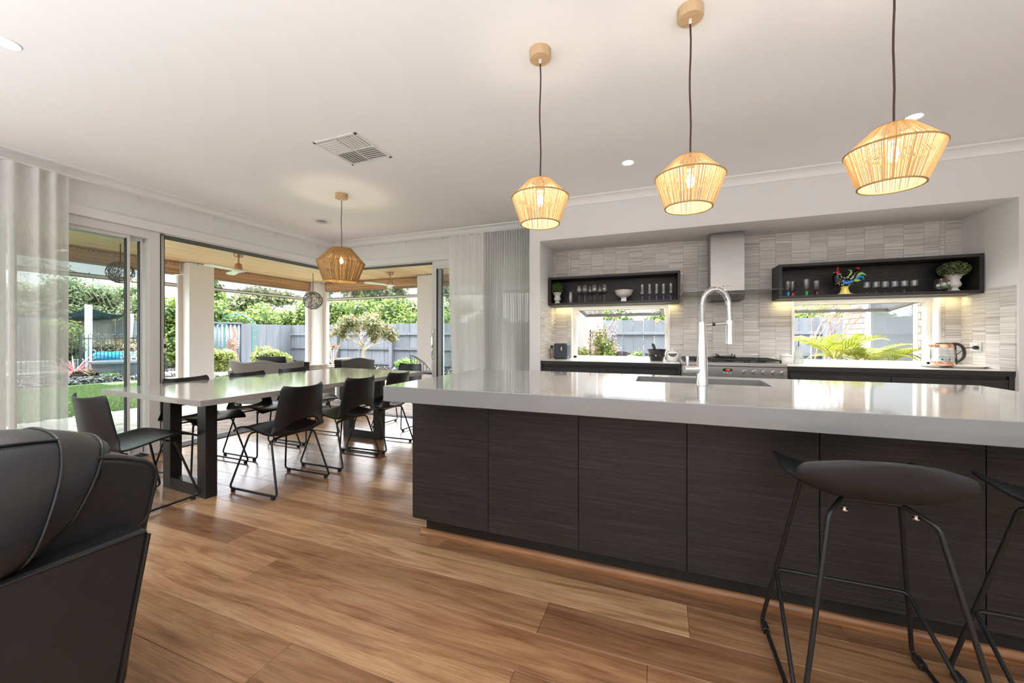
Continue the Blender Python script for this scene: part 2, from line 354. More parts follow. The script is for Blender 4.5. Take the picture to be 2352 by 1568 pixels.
# ------------------------------------------------------------------ mesh builder
class MB:
    def __init__(s): s.v = []; s.f = []
    def _add(s, vs, fs, M=None):
        k = len(s.v)
        if M is not None: vs = [tuple(M @ Vector(q)) for q in vs]
        s.v.extend(vs); s.f.extend([tuple(i + k for i in f) for f in fs]); return s
    def box(s, x0, x1, y0, y1, z0, z1, M=None):
        vs = [(x0, y0, z0), (x1, y0, z0), (x1, y1, z0), (x0, y1, z0), (x0, y0, z1), (x1, y0, z1), (x1, y1, z1), (x0, y1, z1)]
        return s._add(vs, [(0, 3, 2, 1), (4, 5, 6, 7), (0, 1, 5, 4), (1, 2, 6, 5), (2, 3, 7, 6), (3, 0, 4, 7)], M)
    def prism(s, pts, a0, a1, axis='x', M=None):
        """closed outline pts (2-D) swept along an axis"""
        n = len(pts)
        def p3(p, a):
            return {'x': (a, p[0], p[1]), 'y': (p[0], a, p[1]), 'z': (p[0], p[1], a)}[axis]
        vs = [p3(p, a0) for p in pts] + [p3(p, a1) for p in pts]
        fs = [(i, (i + 1) % n, n + (i + 1) % n, n + i) for i in range(n)]
        fs += [tuple(range(n - 1, -1, -1)), tuple(range(n, 2 * n))]
        return s._add(vs, fs, M)
    def tube(s, pts, r, n=8, closed=False, caps=True, M=None):
        pts = [Vector(p) for p in pts]; m = len(pts)
        rs = r if isinstance(r, (list, tuple)) else [r] * m
        vs = []; up = None
        for i, p in enumerate(pts):
            if closed: t = pts[(i + 1) % m] - pts[i - 1]
            else: t = pts[min(i + 1, m - 1)] - pts[max(i - 1, 0)]
            if t.length < 1e-9: t = Vector((0, 0, 1))
            t.normalize()
            if up is None:
                up = Vector((0, 0, 1)) if abs(t.z) < 0.9 else Vector((1, 0, 0))
            a = up - t * up.dot(t)
            if a.length < 1e-6: a = t.orthogonal()
            a.normalize(); up = a; b = t.cross(a)
            for k in range(n):
                th = 2 * PI * k / n
                vs.append(tuple(p + (a * math.cos(th) + b * math.sin(th)) * rs[i]))
        fs = []
        for i in range(m if closed else m - 1):
            j = (i + 1) % m
            for k in range(n):
                l = (k + 1) % n
                fs.append((i * n + k, i * n + l, j * n + l, j * n + k))
        if caps and not closed:
            fs.append(tuple(range(n - 1, -1, -1))); fs.append(tuple((m - 1) * n + k for k in range(n)))
        return s._add(vs, fs, M)
    def lathe(s, prof, n=24, c=(0, 0, 0), M=None, ribs=0, rib=0.0, cap0=True, cap1=True):
        vs = []
        for (r, z) in prof:
            for k in range(n):
                th = 2 * PI * k / n
                rr = r * (1 + rib * math.cos(ribs * th)) if ribs else r
                vs.append((c[0] + rr * math.cos(th), c[1] + rr * math.sin(th), c[2] + z))
        fs = []
        for i in range(len(prof) - 1):
            for k in range(n):
                l = (k + 1) % n
                fs.append((i * n + k, i * n + l, (i + 1) * n + l, (i + 1) * n + k))
        if cap0 and prof[0][0] > 1e-5: fs.append(tuple(range(n - 1, -1, -1)))
        if cap1 and prof[-1][0] > 1e-5: fs.append(tuple((len(prof) - 1) * n + k for k in range(n)))
        return s._add(vs, fs, M)
    def grid(s, fn, nu, nv, closeu=False, M=None):
        vs = []
        for j in range(nv + 1):
            for i in range(nu if closeu else nu + 1):
                vs.append(tuple(fn(i / nu, j / nv)))
        w = nu if closeu else nu + 1
        fs = []
        for j in range(nv):
            for i in range(nu):
                i2 = (i + 1) % w
                fs.append((j * w + i, j * w + i2, (j + 1) * w + i2, (j + 1) * w + i))
        return s._add(vs, fs, M)
    def ball(s, c, r, n=16, m=10, M=None):
        rx, ry, rz = r if isinstance(r, (tuple, list)) else (r, r, r)
        prof = []
        vs = [(c[0], c[1], c[2] - rz)]
        for j in range(1, m):
            ph = -PI / 2 + PI * j / m
            for k in range(n):
                th = 2 * PI * k / n
                vs.append((c[0] + rx * math.cos(ph) * math.cos(th), c[1] + ry * math.cos(ph) * math.sin(th), c[2] + rz * math.sin(ph)))
        vs.append((c[0], c[1], c[2] + rz))
        fs = [(0, 1 + (k + 1) % n, 1 + k) for k in range(n)]
        for j in range(m - 2):
            for k in range(n):
                l = (k + 1) % n
                fs.append((1 + j * n + k, 1 + j * n + l, 1 + (j + 1) * n + l, 1 + (j + 1) * n + k))
        e = len(vs) - 1; b = 1 + (m - 2) * n
        fs += [(b + k, b + (k + 1) % n, e) for k in range(n)]
        return s._add(vs, fs, M)
    def mesh(s, name, smooth=None):
        me = bpy.data.meshes.new(name)
        me.from_pydata(s.v, [], s.f); me.update()
        if smooth is not None:
            me.polygons.foreach_set('use_smooth', [True] * len(me.polygons))
            me.set_sharp_from_angle(angle=R(smooth))
        return me
    def build(s, name, m, parent=None, smooth=None, bevel=0.0, loc=None, seg=2, solid=0.0, sub=0):
        me = s.mesh(name, smooth)
        me.materials.append(m)
        o = bpy.data.objects.new(name, me); COL.objects.link(o)
        if parent: o.parent = parent
        if loc: o.location = loc
        if solid:
            md = o.modifiers.new('thickness', 'SOLIDIFY'); md.thickness = solid; md.offset = 0
        if sub:
            md = o.modifiers.new('smooth', 'SUBSURF'); md.levels = sub; md.render_levels = sub
        if bevel:
            md = o.modifiers.new('edge', 'BEVEL'); md.width = bevel; md.segments = seg; md.limit_method = 'ANGLE'; md.angle_limit = R(40)
        return o

def tag(o, label=None, cat=None, group=None, kind=None):
    if label: o['label'] = label
    if cat: o['category'] = cat
    if group: o['group'] = group
    if kind: o['kind'] = kind
    return o
def thing(name, label, cat, loc=(0, 0, 0), rz=0.0, group=None, kind=None):
    o = bpy.data.objects.new(name, None); COL.objects.link(o)
    o.empty_display_size = 0.1
    o.location = loc; o.rotation_euler = (0, 0, rz)
    return tag(o, label, cat, group, kind)
def part(name, me_or_obj, m, parent, loc=(0, 0, 0), rot=None):
    """one more piece that shares a mesh"""
    o = bpy.data.objects.new(name, me_or_obj); COL.objects.link(o); o.parent = parent; o.location = loc
    if rot: o.rotation_euler = rot
    if m and not me_or_obj.materials: me_or_obj.materials.append(m)
    return o
def copy_tree(o, parent=None):
    c = o.copy(); COL.objects.link(c)
    if parent is not None: c.parent = parent
    for ch in list(o.children): copy_tree(ch, c)
    return c
def again(proto, loc, rz=0.0, label=None, group=None):
    c = copy_tree(proto); c.location = loc; c.rotation_euler = (0, 0, rz)
    if label: c['label'] = label
    if group: c['group'] = group
    return c
def text(name, body, size, loc, rot, m, parent=None, ext=0.0005, align='CENTER'):
    cu = bpy.data.curves.new(name, 'FONT'); cu.body = body; cu.size = size; cu.extrude = ext; cu.align_x = align; cu.align_y = 'CENTER'
    tmp = bpy.data.objects.new(name, cu); COL.objects.link(tmp)
    bpy.context.view_layer.update()
    dg = bpy.context.evaluated_depsgraph_get()
    me = bpy.data.meshes.new_from_object(tmp.evaluated_get(dg))
    bpy.data.objects.remove(tmp)
    me.materials.clear(); me.materials.append(m)
    o = bpy.data.objects.new(name, me); COL.objects.link(o); o.location = loc; o.rotation_euler = rot
    if parent: o.parent = parent
    return o
def fast_mesh(name, V, Fq, m, parent=None, kind=None, n=4):
    """V (N,3) array; Fq (M,n) faces"""
    me = bpy.data.meshes.new(name)
    me.vertices.add(len(V)); me.vertices.foreach_set('co', np.asarray(V, dtype=np.float32).ravel())
    M = len(Fq)
    me.loops.add(M * n); me.loops.foreach_set('vertex_index', np.asarray(Fq, dtype=np.int32).ravel())
    me.polygons.add(M); me.polygons.foreach_set('loop_start', np.arange(0, M * n, n, dtype=np.int32))
    me.update(calc_edges=True)
    me.materials.append(m)
    o = bpy.data.objects.new(name, me); COL.objects.link(o)
    if parent: o.parent = parent
    if kind: o['kind'] = kind
    return o
nrg = np.random.default_rng(5)
def leaf_arrays(P, N, size, ratio=0.45, up=0.2):
    """one folded diamond leaf at each point P, facing along N"""
    k = len(P)
    rv = nrg.normal(size=(k, 3))
    N = N + 0.8 * rv; N /= np.linalg.norm(N, axis=1, keepdims=True) + 1e-9
    T = nrg.normal(size=(k, 3)); T[:, 2] += up
    T -= N * np.sum(T * N, axis=1, keepdims=True); T /= np.linalg.norm(T, axis=1, keepdims=True) + 1e-9
    B = np.cross(N, T)
    s = (size * nrg.uniform(0.6, 1.3, k))[:, None]
    V = np.empty((k, 4, 3))
    V[:, 0] = P - T * s * 0.5; V[:, 1] = P + B * s * ratio * 0.5 + N * s * 0.08
    V[:, 2] = P + T * s * 0.5; V[:, 3] = P - B * s * ratio * 0.5 + N * s * 0.08
    F = np.arange(k * 4).reshape(k, 4)
    return V.reshape(-1, 3), F
def blob_points(blobs, n, inner=0.55):
    vol = np.array([b[3] * b[4] + b[4] * b[5] for b in blobs]); cnt = (vol / vol.sum() * n).astype(int) + 1
    P = []; N = []
    for b, c in zip(blobs, cnt):
        d = nrg.normal(size=(c, 3)); d /= np.linalg.norm(d, axis=1, keepdims=True)
        r = nrg.uniform(inner, 1.0, c)[:, None]
        P.append(np.array(b[:3]) + d * r * np.array(b[3:6])); N.append(d)
    return np.concatenate(P), np.concatenate(N)
def foliage(name, blobs, n, size, m, parent=None, ratio=0.5, inner=0.55):
    P, N = blob_points(blobs, n, inner)
    V, F = leaf_arrays(P, N, size, ratio)
    return fast_mesh(name, V, F, m, parent, 'stuff')
# ================================================================== ROOM SHELL
H = 2.59
def struct(mb, name, m, parent=None, **kw):
    o = mb.build(name, m, parent, **kw)
    if parent is None: o['kind'] = 'structure'
    return o
floor = struct(MB().box(-4.72, 4.2, -3.2, 4.60, -0.12, -0.010), 'floor', mat('floor_joint', (0.05, 0.028, 0.016), 0.8))
# planks: every board its own piece
plank_mesh = {}
def plank(x0, x1, y0, y1):
    key = (round(x1 - x0, 3), round(y1 - y0, 3))
    if key not in plank_mesh:
        a, b = (x1 - x0) / 2 - 0.0006, (y1 - y0) / 2 - 0.0006
        t = 0.0012
        mb = MB()
        vs = [(-a, -b, -0.0095), (a, -b, -0.0095), (a, b, -0.0095), (-a, b, -0.0095), (-a, -b, -t), (a, -b, -t), (a, b, -t), (-a, b, -t),
              (-a + t, -b + t, 0), (a - t, -b + t, 0), (a - t, b - t, 0), (-a + t, b - t, 0)]
        mb._add(vs, [(0, 1, 5, 4), (1, 2, 6, 5), (2, 3, 7, 6), (3, 0, 4, 7), (4, 5, 9, 8), (5, 6, 10, 9), (6, 7, 11, 10), (7, 4, 8, 11), (8, 9, 10, 11)])
        plank_mesh[key] = mb.mesh('plank')
    return part('plank', plank_mesh[key], PLANK, floor, ((x0 + x1) / 2, (y0 + y1) / 2, 0))
PW = 0.189
known = {0: -0.449, 1: 0.11, 2: -1.143, -1: -0.04, -2: -0.47, -3: -1.3, 3: 0.8}
row_y0 = 1.445
for k in range(-22, 18):
    y0 = row_y0 + k * PW
    if y0 < -2.75: continue
    y1 = min(y0 + PW, 4.598)
    if y1 - y0 < 0.03: continue
    L0 = 1.82
    j = known.get(k, rnd.uniform(-1.8, 0.0))
    edges = [j + L0 * q for q in range(-4, 5)]
    edges = [-4.70] + [round(e, 3) for e in edges if -4.45 < e < 3.95] + [4.19]
    for a, b in zip(edges[:-1], edges[1:]): plank(a, b, y0, y1)

ceiling = struct(MB().box(-4.86, 4.3, -3.2, 4.70, H, H + 0.08), 'ceiling', CEIL)
# left wall: solid behind the camera, header over the stacking doors
wl = MB(); wl.box(-4.86, -4.66, -3.2, 0.42, 0, H); wl.box(-4.86, -4.66, 0.42, 4.70, 2.20, H)
struct(wl, 'wall_left', PAINT)
# back wall: header over the dining opening, kitchen part pierced by two servery windows
YB = 4.545
wb = MB()
wb.box(-4.66, -1.38, YB, 4.70, 2.20, H)
wb.box(-1.38, -0.985, YB, 4.70, 0, H)
wb.box(-0.985, 0.105, YB, 4.70, 0, 0.885); wb.box(-0.985, 0.105, YB, 4.70, 1.53, H)
wb.box(0.105, 1.214, YB, 4.70, 0, H)
wb.box(1.214, 2.315, YB, 4.70, 0, 0.885); wb.box(1.214, 2.315, YB, 4.70, 1.53, H)
wb.box(2.315, 4.3, YB, 4.70, 0, H)
wall_back = struct(wb, 'wall_back', PAINT)
# kitchen front wall with the recess
wk = MB()
wk.box(-1.317, -1.20, 3.97, YB, 0, H); wk.box(-1.20, 2.462, 3.97, YB, 2.186, H); wk.box(2.462, 2.56, 3.97, YB, 0, H)
wall_kitchen = struct(wk, 'wall_kitchen', PAINT)
struct(MB().box(2.56, 4.3, 4.0, YB, 0, H), 'wall_kitchen_side', PAINT)
struct(MB().box(4.2, 4.3, -3.2, 4.0, 0, H), 'wall_right', PAINT)
struct(MB().box(-4.86, 4.3, -3.3, -3.2, 0, H), 'wall_rear', PAINT)
# cove cornices
def cove(s=0.088, n=6):
    pts = [(0, 0), (0, -s)]
    for k in range(1, n):
        th = PI / 2 * k / n
        pts.append((s - s * math.cos(th), -s + s * math.sin(th) * 1.0))
    pts = [(0, 0), (0, -s), (0.012, -s)]
    for k in range(0, n + 1):
        th = PI / 2 * k / n
        pts.append((s - (s - 0.012) * math.cos(th), -s + 0.006 + (s - 0.018) * math.sin(th)))
    pts.append((s, 0))
    return pts
P0 = cove(0.075)
struct(MB().prism([(-4.66 + a, H + b) for a, b in P0], -3.2, YB, 'y'), 'trim_1', CEIL, smooth=40)
struct(MB().prism([(YB - a, H + b) for a, b in P0], -4.66, -1.317, 'x'), 'trim_2', CEIL, smooth=40)
struct(MB().prism([(3.97 - a, H + b) for a, b in P0], -1.317, 4.2, 'x'), 'trim_3', CEIL, smooth=40)
# flat architraves above the doors
struct(MB().box(-4.66, -4.635, 0.42, YB, 2.20, 2.285), 'trim_4', TRIMW, bevel=0.006)
struct(MB().box(-4.635, -1.38, YB - 0.025, YB, 2.20, 2.285), 'trim_5', TRIMW, bevel=0.006)

# ---- stacking sliding doors on the left (door_1) and at the back (door_2)
def door_panel(parent, axis, f, a0, a1, z0=0.03, z1=2.15, stile=0.055, th=0.034, name='door_panel'):
    mb = MB()
    def bx(p0, p1, zz0, zz1, t=th):
        if axis == 'y': mb.box(f - t / 2, f + t / 2, p0, p1, zz0, zz1)
        else: mb.box(p0, p1, f - t / 2, f + t / 2, zz0, zz1)
    bx(a0, a0 + stile, z0, z1); bx(a1 - stile, a1, z0, z1); bx(a0 + stile, a1 - stile, z0, z0 + 0.09); bx(a0 + stile, a1 - stile, z1 - 0.06, z1)
    p = mb.build(name, ALU, parent, bevel=0.004)
    g = MB()
    if axis == 'y': g.box(f - 0.003, f + 0.003, a0 + stile, a1 - stile, z0 + 0.09, z1 - 0.06)
    else: g.box(a0 + stile, a1 - stile, f - 0.003, f + 0.003, z0 + 0.09, z1 - 0.06)
    g.build('glass', GLASS, p)
    gk = MB()
    for q in (a0 + stile, a1 - stile - 0.006):
        if axis == 'y': gk.box(f - th / 2 - 0.001, f + th / 2 + 0.001, q, q + 0.006, z0 + 0.09, z1 - 0.06)
        else: gk.box(q, q + 0.006, f - th / 2 - 0.001, f + th / 2 + 0.001, z0 + 0.09, z1 - 0.06)
    gk.build('gasket', ALUD, p)
    return p
d1 = thing('door_1', None, None, (0, 0, 0)); d1['kind'] = 'structure'
fr = MB()
fr.box(-4.86, -4.665, 0.43, 2.26, 2.12, 2.20)
fr.box(-4.84, -4.67, 2.254, 2.343, 0.0, 2.20)
fr.box(-4.86, -4.665, 0.43, 0.49, 0, 2.12)
fr.build('frame', ALU, d1, bevel=0.004)
MB().box(-4.88, -4.655, 2.385, 4.72, 2.186, 2.199).build('head_track', ALU, d1)
hk = MB()
for q in (-4.84, -4.79, -4.74, -4.69): hk.box(q, q + 0.022, 2.385, 4.70, 2.178, 2.1875)
hk.build('track_groove', ALUD, d1)
door_panel(d1, 'y', -4.71, 0.50, 1.32)
door_panel(d1, 'y', -4.71, 1.30, 2.12, stile=0.026)
door_panel(d1, 'y', -4.755, 1.36, 2.236, stile=0.022)
door_panel(d1, 'y', -4.80, 1.42, 2.30, stile=0.03)
# leading stile with the lock
ls = MB(); ls.box(-4.79, -4.715, 2.344, 2.372, 0.02, 2.186); ls.build('jamb_gap', ALUD, d1)
MB().box(-4.80, -4.712, 2.372, 2.396, 0.02, 2.186).build('lock_stile', ALUG, d1)
MB().box(-4.80, -4.714, 2.396, 2.404, 0.02, 2.186).build('brush_seal', ALUD, d1)
lk = MB().box(-4.745, -4.705, 2.385, 2.409, 0.99, 1.14).build('lock_plate', PLASTW, d1, bevel=0.003)
MB().box(-4.735, -4.703, 2.390, 2.4105, 1.045, 1.085).build('lock_slot', BLKP, lk)
# sill tracks
sl = MB()
for q in range(5): sl.box(-4.865 + q * 0.042, -4.85 + q * 0.042, 0.45, 4.70, -0.005, 0.012)
d1s = MB().box(-4.88, -4.66, 0.42, 4.72, -0.06, -0.004).build('sill', ALUG, d1)
sl.build('sill_rail', ALUD, d1s)
d2 = thing('door_2', None, None, (0, 0, 0)); d2['kind'] = 'structure'
fr = MB(); fr.box(-2.915, -1.385, YB + 0.005, 4.69, 2.12, 2.20); fr.box(-1.45, -1.385, YB + 0.005, 4.69, 0, 2.12)
fr.build('frame', ALU, d2, bevel=0.004)
MB().box(-4.66, -2.915, YB - 0.0, 4.72, 2.186, 2.199).build('head_track', ALU, d2)
hk = MB()
for q in (4.57, 4.62, 4.67): hk.box(-4.66, -2.93, q, q + 0.022, 2.178, 2.1875)
hk.build('track_groove', ALUD, d2)
p = door_panel(d2, 'x', 4.575, -2.93, -2.02, stile=0.075)
hd = MB().tube([(-2.90, 4.545, 0.86), (-2.90, 4.525, 0.88), (-2.90, 4.525, 1.24), (-2.90, 4.545, 1.26)], 0.011, 8)
hd.build('pull_handle', CHROME, p, smooth=40)
door_panel(d2, 'x', 4.625, -2.86, -1.90)
door_panel(d2, 'x', 4.67, -2.20, -1.46)
s2 = MB().box(-4.66, -1.38, YB + 0.055, 4.72, -0.06, -0.004).build('sill', ALUG, d2)
sl = MB()
for q in range(3): sl.box(-4.66, -1.45, 4.615 + q * 0.038, 4.628 + q * 0.038, -0.005, 0.010)
sl.build('sill_rail', ALUD, s2)

# ---- kitchen wall tiles, one by one
tile_mesh = {}
def tile(cx, cz, w, h, parent, plane='back', q=0.0):
    key = (round(w, 3), round(h, 3))
    if key not in tile_mesh:
        a, b, t = w / 2 - 0.0006, h / 2 - 0.0003, 0.0008
        mb = MB()
        vs = [(-a, 0, -b), (a, 0, -b), (a, 0, b), (-a, 0, b), (-a, -0.0075, -b), (a, -0.0075, -b), (a, -0.0075, b), (-a, -0.0075, b),
              (-a + t, -0.008, -b + t), (a - t, -0.008, -b + t), (a - t, -0.008, b - t), (-a + t, -0.008, b - t)]
        mb._add(vs, [(0, 1, 5, 4), (1, 2, 6, 5), (2, 3, 7, 6), (3, 0, 4, 7), (4, 5, 9, 8), (5, 6, 10, 9), (6, 7, 11, 10), (7, 4, 8, 11), (8, 9, 10, 11)])
        tile_mesh[key] = mb.mesh('tile')
    if plane == 'back': return part('tile', tile_mesh[key], TILE, parent, (cx, q - rnd.uniform(0, 0.0012), cz))
    return part('tile', tile_mesh[key], TILE, parent, (q, cx, cz), (0, 0, PI / 2 if plane == 'right' else -PI / 2))
TW, TH = 0.1408, 0.142
holes = [(-0.985, 0.105, 0.885, 1.53), (1.214, 2.315, 0.885, 1.53)]
edges_x = sorted(set([-1.2, 2.462, -0.985, 0.105, 1.214, 2.315] + [0.942 + TW * k for k in range(-16, 12) if -1.19 < 0.942 + TW * k < 2.455]))
edges_x = [e for i, e in enumerate(edges_x) if i == 0 or e - edges_x[i - 1] > 0.012]
for i in range(len(edges_x) - 1):
    x0, x1 = edges_x[i], edges_x[i + 1]; xm = (x0 + x1) / 2
    spans = [(0.905, 2.186)]
    for h in holes:
        if h[0] < xm < h[1]: spans = [(1.53, 2.186)]
    for (z0, z1) in spans:
        off = [0.0, 0.55, 0.25, 0.8][i % 4] * TH
        zs = [z0] + [0.905 + off + TH * k for k in range(-1, 12) if z0 + 0.03 < 0.905 + off + TH * k < z1 - 0.03] + [z1]
        for a, b in zip(zs[:-1], zs[1:]): tile(xm, (a + b) / 2, x1 - x0, b - a, wall_back, 'back', YB)
for side, xq in (('left', -1.2), ('right', 2.462)):
    ys = [3.99 + 0.1388 * k for k in range(5)]; ys[-1] = YB - 0.009
    for i in range(4):
        off = [0.4, 0.9, 0.15, 0.65][i] * TH
        z0, z1 = 0.906, (1.512 if ys[i + 1] > 4.30 else 1.54)
        zs = [z0] + [0.905 + off + TH * k for k in range(0, 7) if z0 + 0.03 < 0.905 + off + TH * k < z1 - 0.03] + [z1]
        for a, b in zip(zs[:-1], zs[1:]): tile((ys[i] + ys[i + 1]) / 2, (a + b) / 2, ys[i + 1] - ys[i], b - a, wall_kitchen, 'right' if side == 'left' else 'left', xq)

# ---- servery windows with lifted sashes
def servery(name, x0, x1, ang):
    w = thing(name, None, None); w['kind'] = 'structure'
    z0, z1 = 0.905, 1.53
    lin = MB()
    lin.box(x0, x0 + 0.014, YB - 0.02, 4.70, z0, z1); lin.box(x1 - 0.014, x1, YB - 0.02, 4.70, z0, z1); lin.box(x0, x1, YB - 0.02, 4.70, z1 - 0.014, z1)
    lin.build('window_reveal', TRIMW, w)
    f = MB()
    f.box(x0 + 0.014, x0 + 0.05, 4.62, 4.69, z0, z1 - 0.014); f.box(x1 - 0.05, x1 - 0.014, 4.62, 4.69, z0, z1 - 0.014); f.box(x0 + 0.05, x1 - 0.05, 4.62, 4.69, z1 - 0.05, z1 - 0.014)
    f.box(x0 + 0.014, x1 - 0.014, 4.62, 4.69, z0 - 0.01, z0 + 0.028)
    f.build('window_frame', ALU, w, bevel=0.003)
    # awning sash, hinged at the head and swung out
    M = Matrix.Translation((0, 4.685, z1 - 0.05)) @ Matrix.Rotation(ang, 4, 'X')
    s = MB()
    a, b, d = x0 + 0.055, x1 - 0.055, 0.535
    s.box(a, a + 0.035, 0, 0.03, -d, 0, M); s.box(b - 0.035, b, 0, 0.03, -d, 0, M); s.box(a, b, 0, 0.03, -0.035, 0, M); s.box(a, b, 0, 0.035, -d, -d + 0.055, M)
    so = s.build('window_sash', BRONZE, w, bevel=0.003)
    MB().box(a + 0.035, b - 0.035, 0.012, 0.018, -d + 0.055, -0.035, M).build('pane', WGLASS, so)
    xm = (a + b) / 2
    MB().box(xm - 0.02, xm + 0.02, -0.018, 0.004, -d + 0.01, -d + 0.05, M).box(xm - 0.005, xm + 0.005, -0.02, -0.01, -d - 0.012, -d + 0.02, M).build('window_latch', PLASTW, so)
    for xx in (a - 0.012, b + 0.004):
        MB().tube([(xx + 0.004, 4.69, z1 - 0.13), M @ Vector((xx + 0.004, 0.02, -0.17))], 0.006, 6).build('window_stay', ALUG, w)
    return w
servery('window_1', -0.985, 0.105, R(84))
servery('window_2', 1.214, 2.315, R(84))

# ================================================================== KITCHEN
# island base: six panels, end panel, kickboard, timber quad
isl = thing('kitchen_island', 'long charcoal woodgrain kitchen island base with six flat panels', 'kitchen island', (0, 0, 0))
xs = [-1.343 + 0.4855 * k for k in range(7)]
MB().box(-1.343, 1.57, 1.903, 1.915, 0.10, 0.80).box(-1.30, 1.55, 2.70, 2.72, 0.10, 0.80).box(-1.343, 1.57, 1.915, 2.70, 0.10, 0.115).build('carcass', BLKM, isl)
for a, b in zip(xs[:-1], xs[1:]):
    x0 = a + (0.018 if a == xs[0] else 0.0015)
    o = MB().box(-(b - 0.0015 - x0) / 2, (b - 0.0015 - x0) / 2, -0.010, 0.010, -0.351, 0.351).build('panel', DARK, isl, bevel=0.0015)
    o.location = ((x0 + b - 0.0015) / 2, 1.892, 0.463)
o = MB().box(-0.008, 0.008, -0.42, 0.42, -0.351, 0.351).build('end_panel', DARK, isl, bevel=0.0015); o.location = (-1.334, 2.305, 0.463)
o = MB().box(-0.008, 0.008, -0.42, 0.42, -0.351, 0.351).build('end_panel', DARK, isl, bevel=0.0015); o.location = (1.578, 2.305, 0.463)
MB().box(-1.285, 1.54, 1.945, 2.66, 0.0, 0.11).build('kickboard', BLKM, isl)
pr = [(0, 0), (-0.030, 0), (-0.030, 0.007), (-0.022, 0.010), (-0.013, 0.018), (-0.010, 0.030), (0, 0.032)]
pm = MB().prism([(1.945 + a, b) for a, b in pr], -1.315, 1.56, 'x'); pm.prism([(-1.285 + a, b) for a, b in pr], 1.945, 2.66, 'y')
pm.build('floor_moulding', m_wood_piece('moulding_timber', (0.14, 0.055, 0.02), (0.30, 0.13, 0.05), (0.44, 0.22, 0.09), (3, 60, 60), 0.35), isl, smooth=40)
# island benchtop with the sink cut-out
bt = MB()
X0, X1, Y0, Y1 = -1.358, 1.585, 1.65, 2.79
SX0, SX1, SY0, SY1 = -0.13, 0.557, 2.345, 2.665
def ring_slab(mb, z0, z1):
    o = [(X0, Y0), (X1, Y0), (X1, Y1), (X0, Y1)]; i = [(SX0, SY0), (SX1, SY0), (SX1, SY1), (SX0, SY1)]
    vs = [(x, y, z1) for x, y in o + i] + [(x, y, z0) for x, y in o + i]
    fs = []
    for k in range(4):
        l = (k + 1) % 4
        fs += [(k, l, 4 + l, 4 + k), (8 + l, 8 + k, 12 + k, 12 + l), (k, 8 + k, 8 + l, l), (4 + l, 12 + l, 12 + k, 4 + k)]
    mb._add(vs, fs)
ring_slab(bt, 0.821, 0.9015)
ib = bt.build('island_benchtop', STONE, None, bevel=0.0025)
tag(ib, 'thick polished pale grey stone benchtop on the kitchen island', 'benchtop')
sk = thing('kitchen_sink', 'undermounted stainless double bowl sink in the island benchtop', 'sink', (0, 0, 0))
for (a, b) in ((-0.118, 0.135), (0.165, 0.545)):
    t = 0.004
    mb = MB()
    y0, y1, zz = 2.357, 2.653, 0.66
    r = [(a, y0), (b, y0), (b, y1), (a, y1)]; ri = [(a + 0.012, y0 + 0.012), (b - 0.012, y0 + 0.012), (b - 0.012, y1 - 0.012), (a + 0.012, y1 - 0.012)]
    vs = [(x, y, 0.819) for x, y in r] + [(x, y, 0.67) for x, y in ri] + [(x, y, 0.66) for x, y in [(a + .03, y0 + .03), (b - .03, y0 + .03), (b - .03, y1 - .03), (a + .03, y1 - .03)]]
    fs = [(k, k + 4, (k + 1) % 4 + 4, (k + 1) % 4) for k in range(4)] + [(k + 4, k + 8, (k + 1) % 4 + 8, (k + 1) % 4 + 4) for k in range(4)] + [(8, 11, 10, 9)]
    mb._add(vs, fs)
    bo = mb.build('bowl', SINKST, sk, bevel=0.006, solid=0.003)
    MB().lathe([(0.0, 0.0), (0.038, 0.0), (0.042, 0.004), (0.03, 0.002), (0.0, 0.001)], 20, ((a + b) / 2, 2.5, 0.661)).build('drain', CHROME, bo, smooth=40)
MB().box(SX0 - 0.02, SX0 + 0.012, SY0 - .02, SY1 + .02, 0.812, 0.8205).box(SX1 - 0.012, SX1 + 0.02, SY0 - .02, SY1 + .02, 0.812, 0.8205).box(SX0, SX1, SY0 - .02, SY0 + .012, 0.812, 0.8205).box(SX0, SX1, SY1 - .012, SY1 + .02, 0.812, 0.8205).box(0.135, 0.165, SY0, SY1, 0.80, 0.8185).build('rim', SINKST, sk)
# tap
tp = thing('kitchen_tap', 'tall chrome gooseneck kitchen tap with spring hose and side lever', 'tap', (0.211, 2.275, 0.902))
MB().lathe([(0.031, 0), (0.031, 0.006), (0.029, 0.012), (0.027, 0.12), (0.0225, 0.22), (0.0175, 0.305), (0.0175, 0.335), (0.0, 0.335)], 28).build('column', CHROME, tp, smooth=40)
dx, dy = 0.905, 0.42
arc = []
for k in range(0, 9): arc.append((0, 0, 0.33 + 0.095 * k / 8))
rr = 0.0735
for k in range(1, 25):
    th = PI - PI * k / 24
    s_ = rr + rr * math.cos(th)
    arc.append((dx * s_, dy * s_, 0.425 + 0.085 * math.sin(th)))
for k in range(1, 7): arc.append((dx * (2 * rr + 0.006 * k / 6), dy * (2 * rr + 0.006 * k / 6), 0.425 - 0.09 * k / 6))
MB().tube(arc, 0.0115, 12).build('hose', CHROME, tp, smooth=50)
